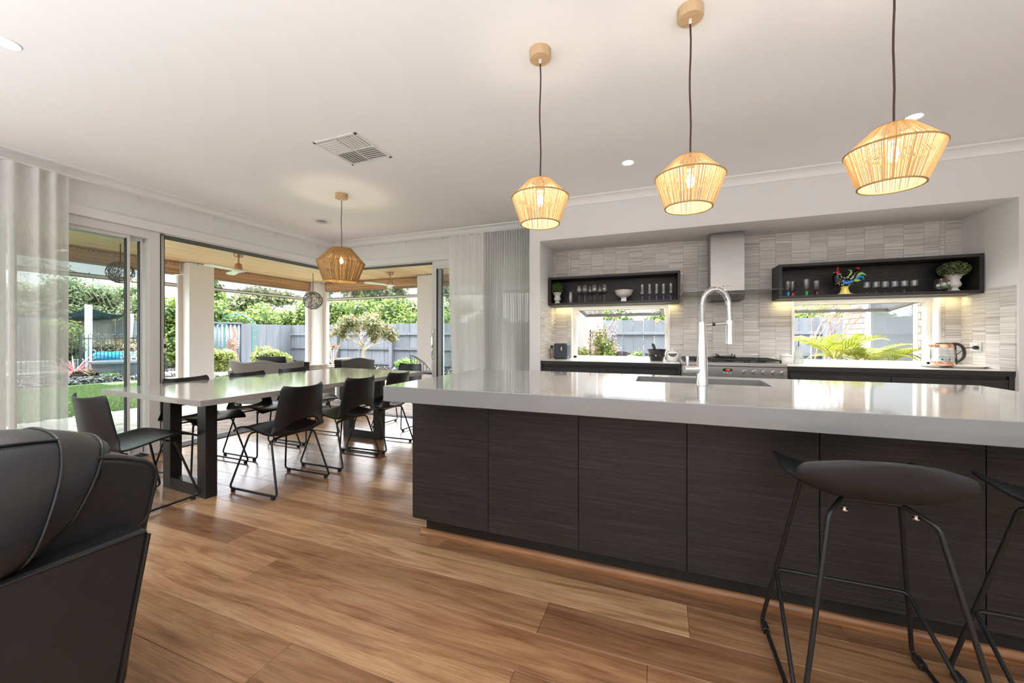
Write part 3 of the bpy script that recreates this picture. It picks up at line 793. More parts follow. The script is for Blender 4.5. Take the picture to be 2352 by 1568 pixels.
# spring wound round the hose
av = [Vector(p) for p in arc]
seg = [0]
for a, b in zip(av[:-1], av[1:]): seg.append(seg[-1] + (b - a).length)
def along(s):
    for i in range(len(av) - 1):
        if seg[i + 1] >= s: 
            f = (s - seg[i]) / max(1e-9, seg[i + 1] - seg[i]); return av[i].lerp(av[i + 1], f), (av[i + 1] - av[i]).normalized()
    return av[-1], (av[-1] - av[-2]).normalized()
pts = []
side = Vector((-dy, dx, 0)).normalized()
turns = 62
for k in range(turns * 8 + 1):
    s_ = seg[-1] * k / (turns * 8)
    p_, t_ = along(s_)
    nn = t_.cross(side).normalized(); th = 2 * PI * k / 8
    pts.append(p_ + (side * math.cos(th) + nn * math.sin(th)) * 0.0145)
MB().tube(pts, 0.0024, 5).build('spring', CHROME, tp, smooth=60)
hp = (dx * 2 * rr + dx * 0.006, dy * 2 * rr + dy * 0.006, 0)
hd = MB().lathe([(0.0, 0.345), (0.016, 0.345), (0.016, 0.325), (0.0165, 0.32), (0.021, 0.222), (0.0215, 0.218), (0.018, 0.217), (0.0, 0.218)][::-1], 24, (hp[0], hp[1], 0)).build('spray_head', CHROME, tp, smooth=40)
MB().tube([(0, 0, 0.318), (hp[0], hp[1], 0.331)], 0.0075, 10).lathe([(0.0175, 0.32), (0.0205, 0.32), (0.0205, 0.342), (0.0175, 0.342)], 24, (hp[0], hp[1], 0)).build('holder_arm', CHROME, tp, smooth=40)
MB().tube([(hp[0] * 0.35, hp[1] * 0.35, 0.3225), (hp[0] * 0.45, hp[1] * 0.45, 0.3238)], 0.0085, 10).build('arm_clip', BLKP, tp, smooth=40)
MB().tube([(-0.01, -0.004, 0.085), (-0.088, -0.03, 0.085)], 0.0205, 20).tube([(-0.045, -0.0155, 0.085), (-0.048, -0.0165, 0.085)], 0.0212, 20).build('mixer_body', CHROME, tp, smooth=40, bevel=0.002)
MB().box(-0.082, -0.066, -0.032, -0.018, 0.10, 0.155).build('lever', CHROME, tp, bevel=0.004)

# wall run: drawer cabinets
def drawer_cabinet(label, x0, x1, first, last):
    t = thing('base_cabinet', label, 'cabinet', ((x0 + x1) / 2, 4.02, 0), 0, 'drawer cabinets of the wall run')
    w = (x1 - x0) / 2
    l, r_ = -w, w
    mb = MB(); mb.box(-w, w, 0.0, 0.515, 0.10, 0.862); mb.build('carcass', BLKM, t)
    a, b = l, r_
    if first: MB().box(-w, -w + 0.018, -0.02, 0.0, 0.10, 0.866).build('end_strip', DARK, t); a += 0.02
    if last: MB().box(w - 0.03, w, -0.02, 0.0, 0.10, 0.866).build('end_strip', DARK, t); b -= 0.032
    for z0, z1 in ((0.48, 0.835), (0.115, 0.475)):
        MB().box(a + 0.002, b - 0.002, -0.02, -0.001, z0, z1).build('drawer', DARK, t, bevel=0.0015)
    MB().box(a, b, -0.004, -0.001, 0.838, 0.862).build('finger_recess', BLKM, t)
    MB().box(-w, w, 0.05, 0.5, 0.0, 0.10).build('kickboard', BLKM, t)
    return t
drawer_cabinet('charcoal drawer cabinet below the left servery window, against the recess end wall', -1.198, -0.4917, True, False)
drawer_cabinet('charcoal drawer cabinet immediately left of the stainless range cooker', -0.4917, 0.186, False, True)
drawer_cabinet('charcoal drawer cabinet immediately right of the stainless range cooker', 1.034, 1.746, True, False)
drawer_cabinet('charcoal drawer cabinet below the kettle at the right end of the wall run', 1.746, 2.458, False, True)
for (a, b, lb) in ((-1.199, 0.188, 'white stone benchtop of the wall run left of the range cooker'), (1.032, 2.4605, 'white stone benchtop of the wall run right of the range cooker')):
    t = thing('wall_benchtop', lb, 'benchtop', ((a + b) / 2, 4.27, 0.885), 0, 'benchtops of the kitchen wall run')
    w = (b - a) / 2
    MB().box(-w, w, -0.272, 0.2655, 0.0, 0.020).build('slab', WSTONE, t, bevel=0.002)
    MB().box(-w, w, -0.275, -0.2721, -0.021, 0.017).build('front_edge', BLKT, t)
# open shelves with lit undersides
def shelf_box(x0, x1, label):
    t = thing('wall_shelf', label, 'shelf', ((x0 + x1) / 2, 4.405, 1.515), 0, 'charcoal open box shelves on the tiled wall')
    w = (x1 - x0) / 2; d = 0.125; h = 0.322; k = 0.026
    for nm, b in (('base_board', (-w, w, -d, d, 0, k)), ('top_board', (-w, w, -d, d, h - k, h)), ('side_board', (-w, -w + k, -d, d, k, h - k)), ('side_board', (w - k, w, -d, d, k, h - k)), ('back_board', (-w + k, w - k, d - 0.012, d, k, h - k))):
        MB().box(*b).build(nm, DARK, t, bevel=0.001)
    MB().box(-w + 0.01, w - 0.01, d - 0.075, d - 0.055, -0.012, -0.0005).build('led_channel', ALUG, t)
    MB().box(-w + 0.02, w - 0.02, d - 0.05, d - 0.03, -0.004, -0.0005).build('led_strip', LEDM, t)
    add_light('led_glow', 'AREA', (0, d - 0.04, -0.008), (0, 0, 0), 0.9, (1.0, 0.80, 0.36), t, shape='RECTANGLE', size=2 * w - 0.06, size_y=0.012)
    return t
shelf_box(-1.191, 0.198, 'charcoal open box shelf left of the rangehood holding clear glasses and a white bowl')
shelf_box(1.048, 2.453, 'charcoal open box shelf right of the rangehood holding the painted rooster')

# rangehood
hood = thing('rangehood', 'stainless rangehood with tall flue and flat glass canopy', 'rangehood', (0.62, 4.28, 1.583))
MB().box(-0.148, 0.148, 0.0, 0.262, 0.0, 0.60).build('flue', STEELH, hood, bevel=0.002)
MB().box(-0.405, 0.41, -0.23, 0.262, -0.004, 0.003).build('glass_canopy', HOODG, hood)
MB().box(-0.405, 0.41, -0.2325, -0.2305, -0.0045, 0.004).box(-0.4075, -0.4055, -0.2325, 0.262, -0.0045, 0.004).build('canopy_edge', mat('dark_glass_edge', (0.03, 0.035, 0.03), 0.15), hood)
b = MB(); b._add([(-0.148, -0.02, -0.005), (0.148, -0.02, -0.005), (0.148, 0.255, -0.005), (-0.148, 0.255, -0.005), (-0.148, -0.0, -0.062), (0.148, -0.0, -0.062), (0.148, 0.255, -0.062), (-0.148, 0.255, -0.062)],
     [(0, 1, 2, 3), (4, 7, 6, 5), (0, 4, 5, 1), (1, 5, 6, 2), (2, 6, 7, 3), (3, 7, 4, 0)])
hb = b.build('hood_body', STEEL, hood, bevel=0.002)
cpn = MB().box(-0.075, 0.075, -0.021, -0.012, -0.042, -0.014).build('control_panel', BLKP, hood)
for k in range(6): MB().lathe([(0.0, 0), (0.004, 0), (0.004, 0.002), (0, 0.002)], 10, M=Matrix.Translation((-0.06 + 0.024 * k, -0.021, -0.028)) @ Matrix.Rotation(R(90), 4, 'X')).build('button', ALUG, cpn)
MB().box(-0.14, 0.14, 0.01, 0.245, -0.066, -0.0615).build('filter', ALUD, hood)
text('brand_lettering', 'Westinghouse', 0.0105, (0.008, -0.0012, 0.073), (R(90), 0, 0), BLKP, hood)
MB().lathe([(0.0044, 0), (0.0056, 0), (0.0056, 0.0008), (0.0044, 0.0008)], 16, M=Matrix.Translation((-0.036, -0.0004, 0.073)) @ Matrix.Rotation(R(90), 4, 'X')).build('brand_emblem', BLKP, hood)
text('brand_emblem_letter', 'W', 0.0062, (-0.036, -0.0012, 0.073), (R(90), 0, 0), BLKP, hood)

# range cooker
ck = thing('range_cooker', 'wide stainless freestanding gas range cooker with black trivets', 'cooker', (0.611, 3.96, 0))
W = 0.418
MB().box(-W, W, 0.005, 0.575, 0.10, 0.80).build('oven_body', STEEL, ck)
MB().box(-W, W, -0.005, 0.02, 0.14, 0.775).build('oven_door', STEEL, ck, bevel=0.004)
MB().box(-W + 0.1, W - 0.1, -0.008, -0.004, 0.30, 0.62).build('oven_window', BLKP, ck)
MB().tube([(-W + 0.06, -0.05, 0.74), (W - 0.06, -0.05, 0.74)], 0.011, 10).tube([(-W + 0.1, -0.05, 0.74), (-W + 0.1, 0.0, 0.74)], 0.008, 8).tube([(W - 0.1, -0.05, 0.74), (W - 0.1, 0.0, 0.74)], 0.008, 8).build('door_handle', CHROME, ck, smooth=40)
MB().box(-W, W, -0.006, 0.03, 0.782, 0.889).build('control_panel', STEEL, ck, bevel=0.002)
MB().box(-W, W, -0.012, 0.575, 0.892, 0.925).build('hob_top', STEEL, ck, bevel=0.005)
MB().box(-W + 0.015, W - 0.10, 0.545, 0.572, 0.925, 0.985).build('splash_rail', STEEL, ck, bevel=0.004)
MB().box(-W + 0.03, W - 0.03, 0.03, 0.53, 0.9225, 0.9275).build('hob_plate', mat('dark_enamel', (0.05, 0.05, 0.052), 0.3), ck)
for i, cx in enumerate((-0.265, 0.0, 0.265)):
    tr = MB(); z = 0.952
    for yy in (0.06, 0.28, 0.50): tr.box(cx - 0.12, cx + 0.12, yy - 0.006, yy + 0.006, z - 0.012, z)
    for xx in (-0.12, 0.0, 0.12): tr.box(cx + xx - 0.006, cx + xx + 0.006, 0.06, 0.50, z - 0.012, z)
    for xx in (-0.12, 0.12):
        for yy in (0.06, 0.50): tr.box(cx + xx - 0.007, cx + xx + 0.007, yy - 0.007, yy + 0.007, 0.9275, z)
    for yy in (0.17, 0.39):
        for sx in (-1, 1): tr.box(cx + sx * 0.03, cx + sx * 0.10, yy - 0.005, yy + 0.005, z - 0.010, z + 0.004)
    t_ = tr.build('trivet', IRON, ck, bevel=0.002, seg=1)
    for yy in (0.17, 0.39):
        MB().lathe([(0.036, 0), (0.036, 0.008), (0.026, 0.016), (0.0, 0.017)], 18, (cx, yy, 0.9275)).build('burner', IRON, ck, smooth=40)
wk_ = MB()
for k in range(4):
    a = PI / 4 + k * PI / 2
    wk_.tube([(0.03 * math.cos(a), 0.39 + 0.03 * math.sin(a), 0.955), (0.085 * math.cos(a), 0.39 + 0.085 * math.sin(a), 0.962), (0.105 * math.cos(a), 0.39 + 0.105 * math.sin(a), 0.985)], 0.006, 6)
wk_.lathe([(0.085, 0.958), (0.092, 0.958), (0.092, 0.966), (0.085, 0.966)], 24, (0, 0.39, 0))
wk_.build('wok_ring', IRON, ck, smooth=40)
def knob_bm():
    mb = MB(); M = Matrix.Rotation(R(90), 4, 'X')
    mb.lathe([(0.0225, 0), (0.0225, 0.004), (0.0185, 0.006), (0.0175, 0.020), (0.016, 0.023), (0.0, 0.023)], 24, M=M)
    mb.box(-0.003, 0.003, -0.030, -0.02, -0.017, 0.017)
    return mb
km = knob_bm().mesh('knob', 40)
for xx in (-0.315, -0.225, 0.098, 0.175, 0.250, 0.322, 0.386 + 0.004):
    k_ = part('knob', km, STEEL, ck, (xx, -0.006, 0.843))
    MB().box(0.003, 0.008, -0.0245, -0.0225, 0.010, 0.016).build('knob_mark', BLKP, k_)
    text('dial_lettering', 'OFF', 0.006, (0, -0.0008, 0.031), (R(90), 0, 0), BLKP, k_)
MB().box(-0.075, 0.0, -0.0075, -0.004, 0.847, 0.872).build('clock_display', BLKP, ck)
text('clock_digits', '4:09', 0.019, (-0.034, -0.0076, 0.8595), (R(90), 0, 0), mat('red_led', (0.6, 0.02, 0.02), 0.4, emit=(1, 0.06, 0.06), estr=2.0), ck)
for k in range(3): MB().lathe([(0.0045, 0), (0.0045, 0.004), (0, 0.005)], 12, M=Matrix.Translation((-0.066 + 0.028 * k, -0.006, 0.832)) @ Matrix.Rotation(R(90), 4, 'X')).build('button', CHROME, ck, smooth=40)
# ================================================================== SMALL KITCHEN THINGS
SZ = 1.5415   # shelf board top
def glass(name, label, cat, prof, loc, group, extra=None, n=20):
    t = thing(name, label, cat, loc, 0, group)
    if extra is None:
        MB().lathe(prof, n, cap0=False, cap1=False).build('glass_body', CRYST, t, smooth=50)
    else: extra(t)
    return t
def wine(t):
    MB().lathe([(0.030, 0.0), (0.031, 0.002), (0.010, 0.006), (0.0038, 0.014), (0.0035, 0.085), (0.006, 0.092)], 18).build('stem', CRYST, t, smooth=50)
    MB().lathe([(0.006, 0.092), (0.022, 0.102), (0.033, 0.122), (0.0365, 0.142), (0.034, 0.165), (0.028, 0.195), (0.027, 0.195), (0.033, 0.165), (0.0355, 0.142), (0.032, 0.123), (0.021, 0.104), (0.0, 0.096)], 20, cap0=False).build('bowl', CRYST, t, smooth=50)
wx = [(-0.853, 4.36, 'first of the stemmed wine glasses from the left on the left shelf, beside the tumblers'), (-0.784, 4.34, 'tall stemmed wine glass in front, second from the left in the left shelf'),
      (-0.742, 4.44, 'stemmed wine glass standing behind between the second and third front wine glasses'), (-0.681, 4.35, 'third front stemmed wine glass from the left in the left shelf'),
      (-0.633, 4.45, 'stemmed wine glass behind, between the third and fourth front wine glasses'), (-0.571, 4.36, 'rightmost stemmed wine glass of the left shelf, nearest the white bowl')]
w0 = None
for x, y, lb in wx:
    if w0 is None: w0 = glass('wine_glass', lb, 'wine glass', None, (x, y, SZ), 'stemmed wine glasses on the left shelf', wine)
    else: again(w0, (x, y, SZ), 0, lb)
for i, z in enumerate((0, 0.030)):
    glass('tumbler', ['lower clear ribbed tumbler of the pair stacked beside the potted ball', 'upper clear ribbed tumbler nested in the stack on the left shelf'][i], 'tumbler',
          [(0.0, 0.003), (0.024, 0.0), (0.033, 0.098), (0.0315, 0.098), (0.0225, 0.006), (0.0, 0.006)], (-0.953, 4.37, SZ + z), 'stacked tumblers on the left shelf')
PURP = mat('purple_glass', (0.16, 0.05, 0.32), 0.1, spec=0.9)
def flute(t, stem):
    MB().lathe([(0.026, 0.0), (0.026, 0.002), (0.007, 0.006), (0.0045, 0.02), (0.008, 0.03), (0.0045, 0.04), (0.006, 0.056)], 16).build('stem', stem, t, smooth=50)
    MB().lathe([(0.006, 0.056), (0.022, 0.068), (0.027, 0.085), (0.021, 0.105), (0.0205, 0.18), (0.0195, 0.18), (0.02, 0.105), (0.0255, 0.085), (0.02, 0.07), (0, 0.06)], 18, cap0=False).build('bowl', CRYST, t, smooth=50)
ords = ['leftmost', 'second from the left', 'middle', 'second from the right', 'rightmost']
f0 = None
for i, x in enumerate((-0.175, -0.100, -0.030, 0.039, 0.111)):
    lb = ords[i] + ' of the five purple-stemmed flutes in the left shelf'
    if f0 is None: f0 = glass('champagne_flute', lb, 'flute', None, (x, 4.38, SZ), 'purple-stemmed flutes on the left shelf', lambda t: flute(t, PURP))
    else: again(f0, (x, 4.38, SZ), 0, lb)
cols = [('blue', (0.02, 0.22, 0.5)), ('red', (0.5, 0.03, 0.03)), ('green', (0.03, 0.35, 0.06)), ('dark plum', (0.14, 0.02, 0.03))]
for i, (x, y) in enumerate(((1.139, 4.36), (1.195, 4.44), (1.284, 4.36), (1.368, 4.38))):
    cm = mat(cols[i][0] + '_glass', cols[i][1], 0.08, spec=0.9)
    h = [0.145, 0.15, 0.155, 0.14][i]
    def stemware(t, cm=cm, h=h):
        MB().lathe([(0.020, 0.0), (0.021, 0.002), (0.011, 0.008), (0.015, 0.022), (0.012, 0.034), (0.018, 0.044), (0.008, 0.05), (0, 0.05)], 12, ribs=6, rib=0.14).build('coloured_base', cm, t, smooth=40)['label'] = cols[i][0] + ' glass foot'
        MB().lathe([(0.010, 0.048), (0.02, 0.06), (0.0265, 0.095), (0.030, h), (0.029, h), (0.0255, 0.095), (0.019, 0.062), (0, 0.052)], 18, cap0=False).build('bowl', CRYST, t, smooth=50)
    glass('stemmed_glass', 'clear tapered glass with a %s foot at the left of the right shelf' % cols[i][0], 'glass', None, (x, y, SZ), 'coloured-foot glasses on the right shelf', stemware)
g0 = None
ord6 = ['leftmost', 'second from the left', 'third from the left', 'third from the right', 'second from the right', 'rightmost']
def goblet(t):
    MB().lathe([(0.026, 0.0), (0.026, 0.003), (0.008, 0.006), (0.006, 0.014), (0.010, 0.020), (0.006, 0.026), (0.010, 0.032), (0.006, 0.04), (0.012, 0.046)], 16).build('stem', CRYST, t, smooth=50)
    MB().lathe([(0.012, 0.046), (0.024, 0.052), (0.029, 0.062), (0.027, 0.075), (0.0275, 0.108), (0.0265, 0.108), (0.026, 0.075), (0.0275, 0.063), (0.023, 0.054), (0, 0.05)], 18, cap0=False).build('bowl', CRYST, t, smooth=50)
for i, x in enumerate((1.741, 1.806, 1.870, 1.936, 2.001, 2.068)):
    lb = ord6[i] + ' of the six clear short-stemmed goblets right of the rooster'
    if g0 is None: g0 = glass('goblet', lb, 'goblet', None, (x, 4.38, SZ), 'short-stemmed goblets on the right shelf', goblet)
    else: again(g0, (x, 4.38, SZ), 0, lb)
# painted stemless glass
t = thing('painted_glass', 'round stemless glass painted with white daisies and red flowers', 'glass', (2.236, 4.36, SZ))
MB().lathe([(0.0, 0.002), (0.026, 0.0), (0.045, 0.02), (0.052, 0.05), (0.047, 0.085), (0.038, 0.112), (0.037, 0.112), (0.046, 0.085), (0.0505, 0.05), (0.043, 0.022), (0, 0.006)], 22).build('glass_body', CRYST, t, smooth=50)
def rad(z): return 0.0525 if z < 0.06 else 0.0515
pet = MB(); cen = MB(); lf = MB(); red = MB()
for (a, z, kind) in ((-100, 0.06, 'w'), (-62, 0.066, 'w'), (-25, 0.05, 'w'), (-140, 0.05, 'w'), (-80, 0.085, 'r'), (-118, 0.09, 'r'), (-45, 0.088, 'r'), (-10, 0.08, 'r')):
    rr_ = 0.0515 - max(0, z - 0.06) * 0.22 + 0.0008
    c_ = Vector((rr_ * math.cos(R(a)), rr_ * math.sin(R(a)), z)); n_ = Vector((math.cos(R(a)), math.sin(R(a)), 0)); u_ = Vector((-n_.y, n_.x, 0)); w_ = Vector((0, 0, 1))
    if kind == 'w':
        for k in range(6):
            b = 2 * PI * k / 6; q = c_ + (u_ * math.cos(b) + w_ * math.sin(b)) * 0.0085
            pet.ball(q, (0.005, 0.005, 0.005), 8, 5)
        cen.ball(c_ + n_ * 0.003, 0.004, 8, 5)
    else: red.ball(c_, 0.006, 8, 5)
    for k in range(3):
        q = c_ - w_ * (0.018 + 0.006 * k) + u_ * 0.008 * (k - 1); lf.ball(q, (0.004, 0.004, 0.007), 6, 4)
pet.build('painted_daisies', mat('petal_white', (0.85, 0.85, 0.82), 0.4), t, smooth=60); cen.build('daisy_centres', mat('petal_yellow', (0.8, 0.6, 0.08), 0.4), t, smooth=60)
lf.build('painted_leaves', mat('painted_green', (0.08, 0.30, 0.08), 0.4), t, smooth=60); red.build('painted_red_flowers', mat('petal_red', (0.5, 0.03, 0.05), 0.4), t, smooth=60)
# fluted white pedestal bowl
t = thing('pedestal_bowl', 'white fluted ceramic bowl on a square foot between glasses and flutes', 'bowl', (-0.365, 4.38, SZ))
MB().lathe([(0.028, 0.045), (0.05, 0.052), (0.078, 0.078), (0.094, 0.122), (0.098, 0.126), (0.091, 0.126), (0.072, 0.084), (0.0, 0.06)], 96, ribs=32, rib=0.022).build('bowl', CERAM, t, smooth=40)
MB().prism([(-0.03, 0), (0.03, 0), (0.026, 0.03), (0.03, 0.05), (-0.03, 0.05), (-0.026, 0.03)], -0.03, 0.03, 'y').build('foot', CERAM, t, bevel=0.004)
# potted topiary balls
TOPG = m_leaf('box_leaf', (0.035, 0.085, 0.012), (0.17, 0.29, 0.06), 0.25)
TOPG2 = m_leaf('grey_green_leaf', (0.08, 0.11, 0.03), (0.34, 0.38, 0.17), 0.25)
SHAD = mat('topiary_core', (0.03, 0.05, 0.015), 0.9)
def topiary(label, loc, s, leafm, rx, rz, zc, ribs):
    t = thing('potted_topiary', label, 'potted plant', loc)
    MB().lathe([(0.034 * s, 0), (0.036 * s, 0.006 * s), (0.026 * s, 0.018 * s), (0.024 * s, 0.026 * s), (0.040 * s, 0.042 * s), (0.043 * s, 0.058 * s), (0.034 * s, 0.078 * s), (0.033 * s, 0.09 * s), (0.048 * s, 0.122 * s), (0.055 * s, 0.125 * s), (0.054 * s, 0.13 * s), (0.045 * s, 0.127 * s), (0.0, 0.11 * s)],
               64, ribs=ribs, rib=0.03 if ribs else 0).build('urn', CERAM, t, smooth=45)
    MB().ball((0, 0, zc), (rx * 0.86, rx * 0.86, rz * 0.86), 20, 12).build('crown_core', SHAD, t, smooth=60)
    foliage('crown', [(0, 0, zc, rx, rx, rz)], 1500, 0.014, leafm, t, 0.6, 0.86)
    return t
topiary('small green topiary ball in a white urn at the left end of the left shelf', (-1.108, 4.36, SZ), 0.98, TOPG, 0.073, 0.07, 0.175, 0)
topiary('wide grey-green topiary in a large white urn at the right end of the right shelf', (2.322, 4.38, SZ), 1.08, TOPG2, 0.100, 0.068, 0.185, 20)
# painted rooster
t = thing('rooster_figurine', 'black ceramic rooster painted with flowers, blue wing and green and blue tail', 'figurine', (1.581, 4.38, SZ))
RB = mat('rooster_black', (0.012, 0.012, 0.014), 0.18); RRED = mat('rooster_red', (0.55, 0.02, 0.03), 0.25); RGRN = mat('rooster_green', (0.30, 0.62, 0.12), 0.3)
RBLU = mat('rooster_blue', (0.02, 0.22, 0.62), 0.25); RYEL = mat('rooster_yellow', (0.85, 0.70, 0.15), 0.35); RCRM = mat('rooster_cream', (0.80, 0.70, 0.50), 0.4); RPUR = mat('rooster_purple', (0.45, 0.18, 0.42), 0.3); RWHT = mat('rooster_dots', (0.85, 0.83, 0.78), 0.35)
MB().lathe([(0.066, 0), (0.062, 0.006), (0.05, 0.012), (0, 0.013)], 24).build('base', RCRM, t, smooth=30)
MB().lathe([(0.042, 0.012), (0.03, 0.04), (0.026, 0.06), (0.03, 0.078), (0, 0.08)], 18).build('stump', RYEL, t, smooth=50)
body = MB().ball((-0.008, 0, 0.118), (0.062, 0.042, 0.045), 24, 14)
body.tube([(-0.045, 0, 0.125), (-0.062, 0, 0.16), (-0.058, 0, 0.20), (-0.052, 0, 0.222)], [0.042, 0.033, 0.022, 0.016], 16)
body.tube([(0.03, 0, 0.12), (0.06, 0, 0.16), (0.085, 0, 0.20), (0.10, 0, 0.225)], [0.034, 0.026, 0.022, 0.015], 16)
body.build('body', RB, t, smooth=60)
dots = MB(); dy_ = MB()
rr2 = random.Random(3)
for k in range(90):
    a = rr2.uniform(0, 2 * PI); ph = rr2.uniform(-0.9, 1.1)
    q = (-0.008 + 0.063 * math.cos(ph) * math.cos(a), 0.043 * math.cos(ph) * math.sin(a), 0.118 + 0.046 * math.sin(ph))
    (dots if k % 3 else dy_).ball(q, rr2.uniform(0.0035, 0.006), 7, 5)
for k in range(46):
    f = rr2.uniform(0, 1); a = rr2.uniform(0, 2 * PI)
    if k % 2: p0_, r_ = Vector((-0.045, 0, 0.125)).lerp(Vector((-0.056, 0, 0.212)), f), 0.04 - 0.022 * f
    else: p0_, r_ = Vector((0.03, 0, 0.12)).lerp(Vector((0.095, 0, 0.215)), f), 0.033 - 0.014 * f
    (dots if k % 3 else dy_).ball((p0_.x + r_ * math.cos(a), r_ * math.sin(a), p0_.z + rr2.uniform(-0.006, 0.006)), rr2.uniform(0.003, 0.0055), 7, 5)
dots.build('painted_dots', RWHT, t, smooth=60); dy_.build('painted_flowers', RYEL, t, smooth=60)
MB().ball((-0.056, -0.012, 0.205), (0.019, 0.012, 0.02), 14, 8).ball((-0.052, 0, 0.235), (0.009, 0.006, 0.012), 10, 6).ball((-0.05, 0, 0.25), (0.007, 0.005, 0.014), 10, 6).ball((0.097, 0, 0.238), (0.017, 0.007, 0.013), 12, 7).build('comb_and_face', RRED, t, smooth=60)
MB().tube([(-0.074, 0, 0.21), (-0.088, 0, 0.206)], [0.007, 0.001], 8).build('beak', RYEL, t, smooth=60)
def feather(pts, rs, nm, m_): MB().tube(pts, rs, 12, M=Matrix.Diagonal((1, 0.45, 1, 1))).build(nm, m_, t, smooth=60)
feather([(-0.035, -0.095, 0.125), (-0.005, -0.105, 0.102), (0.03, -0.098, 0.112), (0.042, -0.09, 0.132)], [0.006, 0.016, 0.013, 0.003], 'wing', RBLU)
feather([(0.03, 0, 0.16), (0.05, 0, 0.20), (0.045, 0, 0.222), (0.025, 0, 0.228)], [0.01, 0.010, 0.008, 0.002], 'tail_feather', RGRN)
feather([(0.045, 0, 0.15), (0.066, 0, 0.19), (0.085, 0, 0.222)], [0.012, 0.012, 0.006], 'tail_feather', RPUR)
feather([(0.066, -0.03, 0.145), (0.095, -0.03, 0.178), (0.12, -0.03, 0.190), (0.152, -0.03, 0.170)], [0.012, 0.016, 0.012, 0.002], 'tail_feather', RGRN)
feather([(0.075, -0.04, 0.14), (0.105, -0.04, 0.162), (0.125, -0.04, 0.155), (0.134, -0.04, 0.128)], [0.010, 0.014, 0.010, 0.002], 'tail_feather', RBLU)
feather([(0.06, -0.04, 0.13), (0.085, -0.04, 0.125), (0.112, -0.04, 0.128)], [0.011, 0.013, 0.002], 'tail_feather', RGRN)

# bench things
BZ = 0.9055
t = thing('pod_machine', 'dark blue-black compact appliance with a small display beside the left outlet', 'appliance', (-1.052, 4.36, BZ))
MB().box(-0.078, 0.078, -0.085, 0.085, 0.004, 0.178).build('housing', mat('navy_black_plastic', (0.03, 0.036, 0.055), 0.3), t, bevel=0.018, seg=3)
MB().box(-0.079, 0.079, -0.086, 0.086, 0.072, 0.074).build('seam', BLKP, t)
dp = MB().box(-0.012, 0.04, -0.088, -0.084, 0.085, 0.165).build('display_panel', BLKP, t, bevel=0.002)
MB().box(0.004, 0.024, -0.0895, -0.0875, 0.135, 0.141).box(0.006, 0.022, -0.0895, -0.0875, 0.10, 0.13).build('display_icons', ALUG, dp)
MB().box(-0.07, 0.07, -0.07, 0.07, 0, 0.006).build('feet', BLKP, t)
def outlet(label, loc, rz):
    t = thing('power_outlet', label, 'power outlet', loc, rz)
    MB().box(-0.058, 0.058, -0.010, 0.0, -0.037, 0.037).build('cover_plate', PLASTW, t, bevel=0.003)
    for s in (-1, 1):
        MB().box(s * 0.03 - 0.008, s * 0.03 + 0.008, -0.0135, -0.0095, 0.012, 0.03).build('switch', PLASTW, t, bevel=0.001)
        sl_ = MB()
        for (a, z, rot_) in ((-0.008, -0.008, 25), (0.008, -0.008, -25), (0, -0.022, 0)):
            sl_.box(-0.0012, 0.0012, -0.0106, -0.0095, -0.004, 0.004, Matrix.Translation((s * 0.03 + a, 0, z)) @ Matrix.Rotation(R(rot_), 4, 'Y'))
        sl_.build('socket_slots', BLKP, t)
    return t
outlet('white double power outlet on the left recess wall behind the dark appliance', (-1.1915, 4.36, 1.055), R(90))
o_ = outlet('white double power outlet on the right recess wall beside the kettle', (2.4535, 4.36, 1.075), R(-90))
t = thing('power_plug', 'black plug and lead in the left outlet, running to the dark appliance', 'plug', (-1.168, 4.34, 1.045))
MB().box(-0.012, 0.016, -0.014, 0.014, -0.014, 0.014).build('plug_body', BLKP, t, bevel=0.004)
MB().tube([(0.01, 0, -0.01), (0.015, 0, -0.06), (0.01, 0.02, -0.12), (0.03, 0.06, -0.134), (0.06, 0.112, -0.134)], 0.004, 6).build('cable', BLKP, t, smooth=50)
t = thing('mortar_and_pestle', 'black stone mortar with pestle left of the range cooker', 'mortar', (-0.03, 4.36, BZ))
MB().lathe([(0.062, 0.0), (0.066, 0.006), (0.07, 0.03), (0.086, 0.05), (0.078, 0.065), (0.084, 0.09), (0.094, 0.118), (0.094, 0.124), (0.084, 0.124), (0.07, 0.08), (0.04, 0.045), (0, 0.04)], 36).build('mortar', BLKS, t, smooth=40)
MB().tube([(0.0, 0.01, 0.06), (-0.018, 0.005, 0.12), (-0.034, 0.0, 0.166), (-0.04, 0, 0.182)], [0.022, 0.014, 0.016, 0.010], 14).build('pestle', mat('pestle_stone', (0.04, 0.035, 0.03), 0.2), t, smooth=50)
t = thing('oil_burner', 'white ceramic oil burner with an open front beside the mortar', 'oil burner', (0.125, 4.33, BZ))
def burner(u, v):
    th = 2 * PI * u; z = 0.004 + 0.098 * v
    r = 0.052 + 0.010 * math.sin(PI * min(1, v * 1.1)) - 0.012 * max(0, v - 0.75)
    return (r * math.cos(th), r * math.sin(th), z)
mb = MB(); mb.grid(burner, 40, 14, True)
mb.f = [f for f in mb.f if not (lambda c: (abs(c.x) < 0.042 and c.y < 0 and ((c.x / 0.044) ** 2 + ((c.z - 0.082) / 0.036) ** 2) < 1 and c.z < 0.084))(sum((Vector(mb.v[i]) for i in f), Vector()) / 4)]
mb.build('body', CERAM, t, smooth=60, solid=0.004)
MB().lathe([(0.0, 0.094), (0.045, 0.098), (0.056, 0.112), (0.053, 0.112), (0.04, 0.103), (0.0, 0.1)], 28).build('dish', CERAM, t, smooth=50)
MB().lathe([(0.0, 0.004), (0.05, 0.004), (0.05, 0.0), (0, 0)], 24).build('floor_disc', CERAM, t)
MB().tube([(0.0, 0.02, 0.11), (-0.006, 0.02, 0.135)], [0.006, 0.001], 6).build('wick_stub', CERAM, t)
t = thing('lidded_jar', 'squat white ceramic jar with lid on the right of the range cooker', 'jar', (1.125, 4.36, BZ))
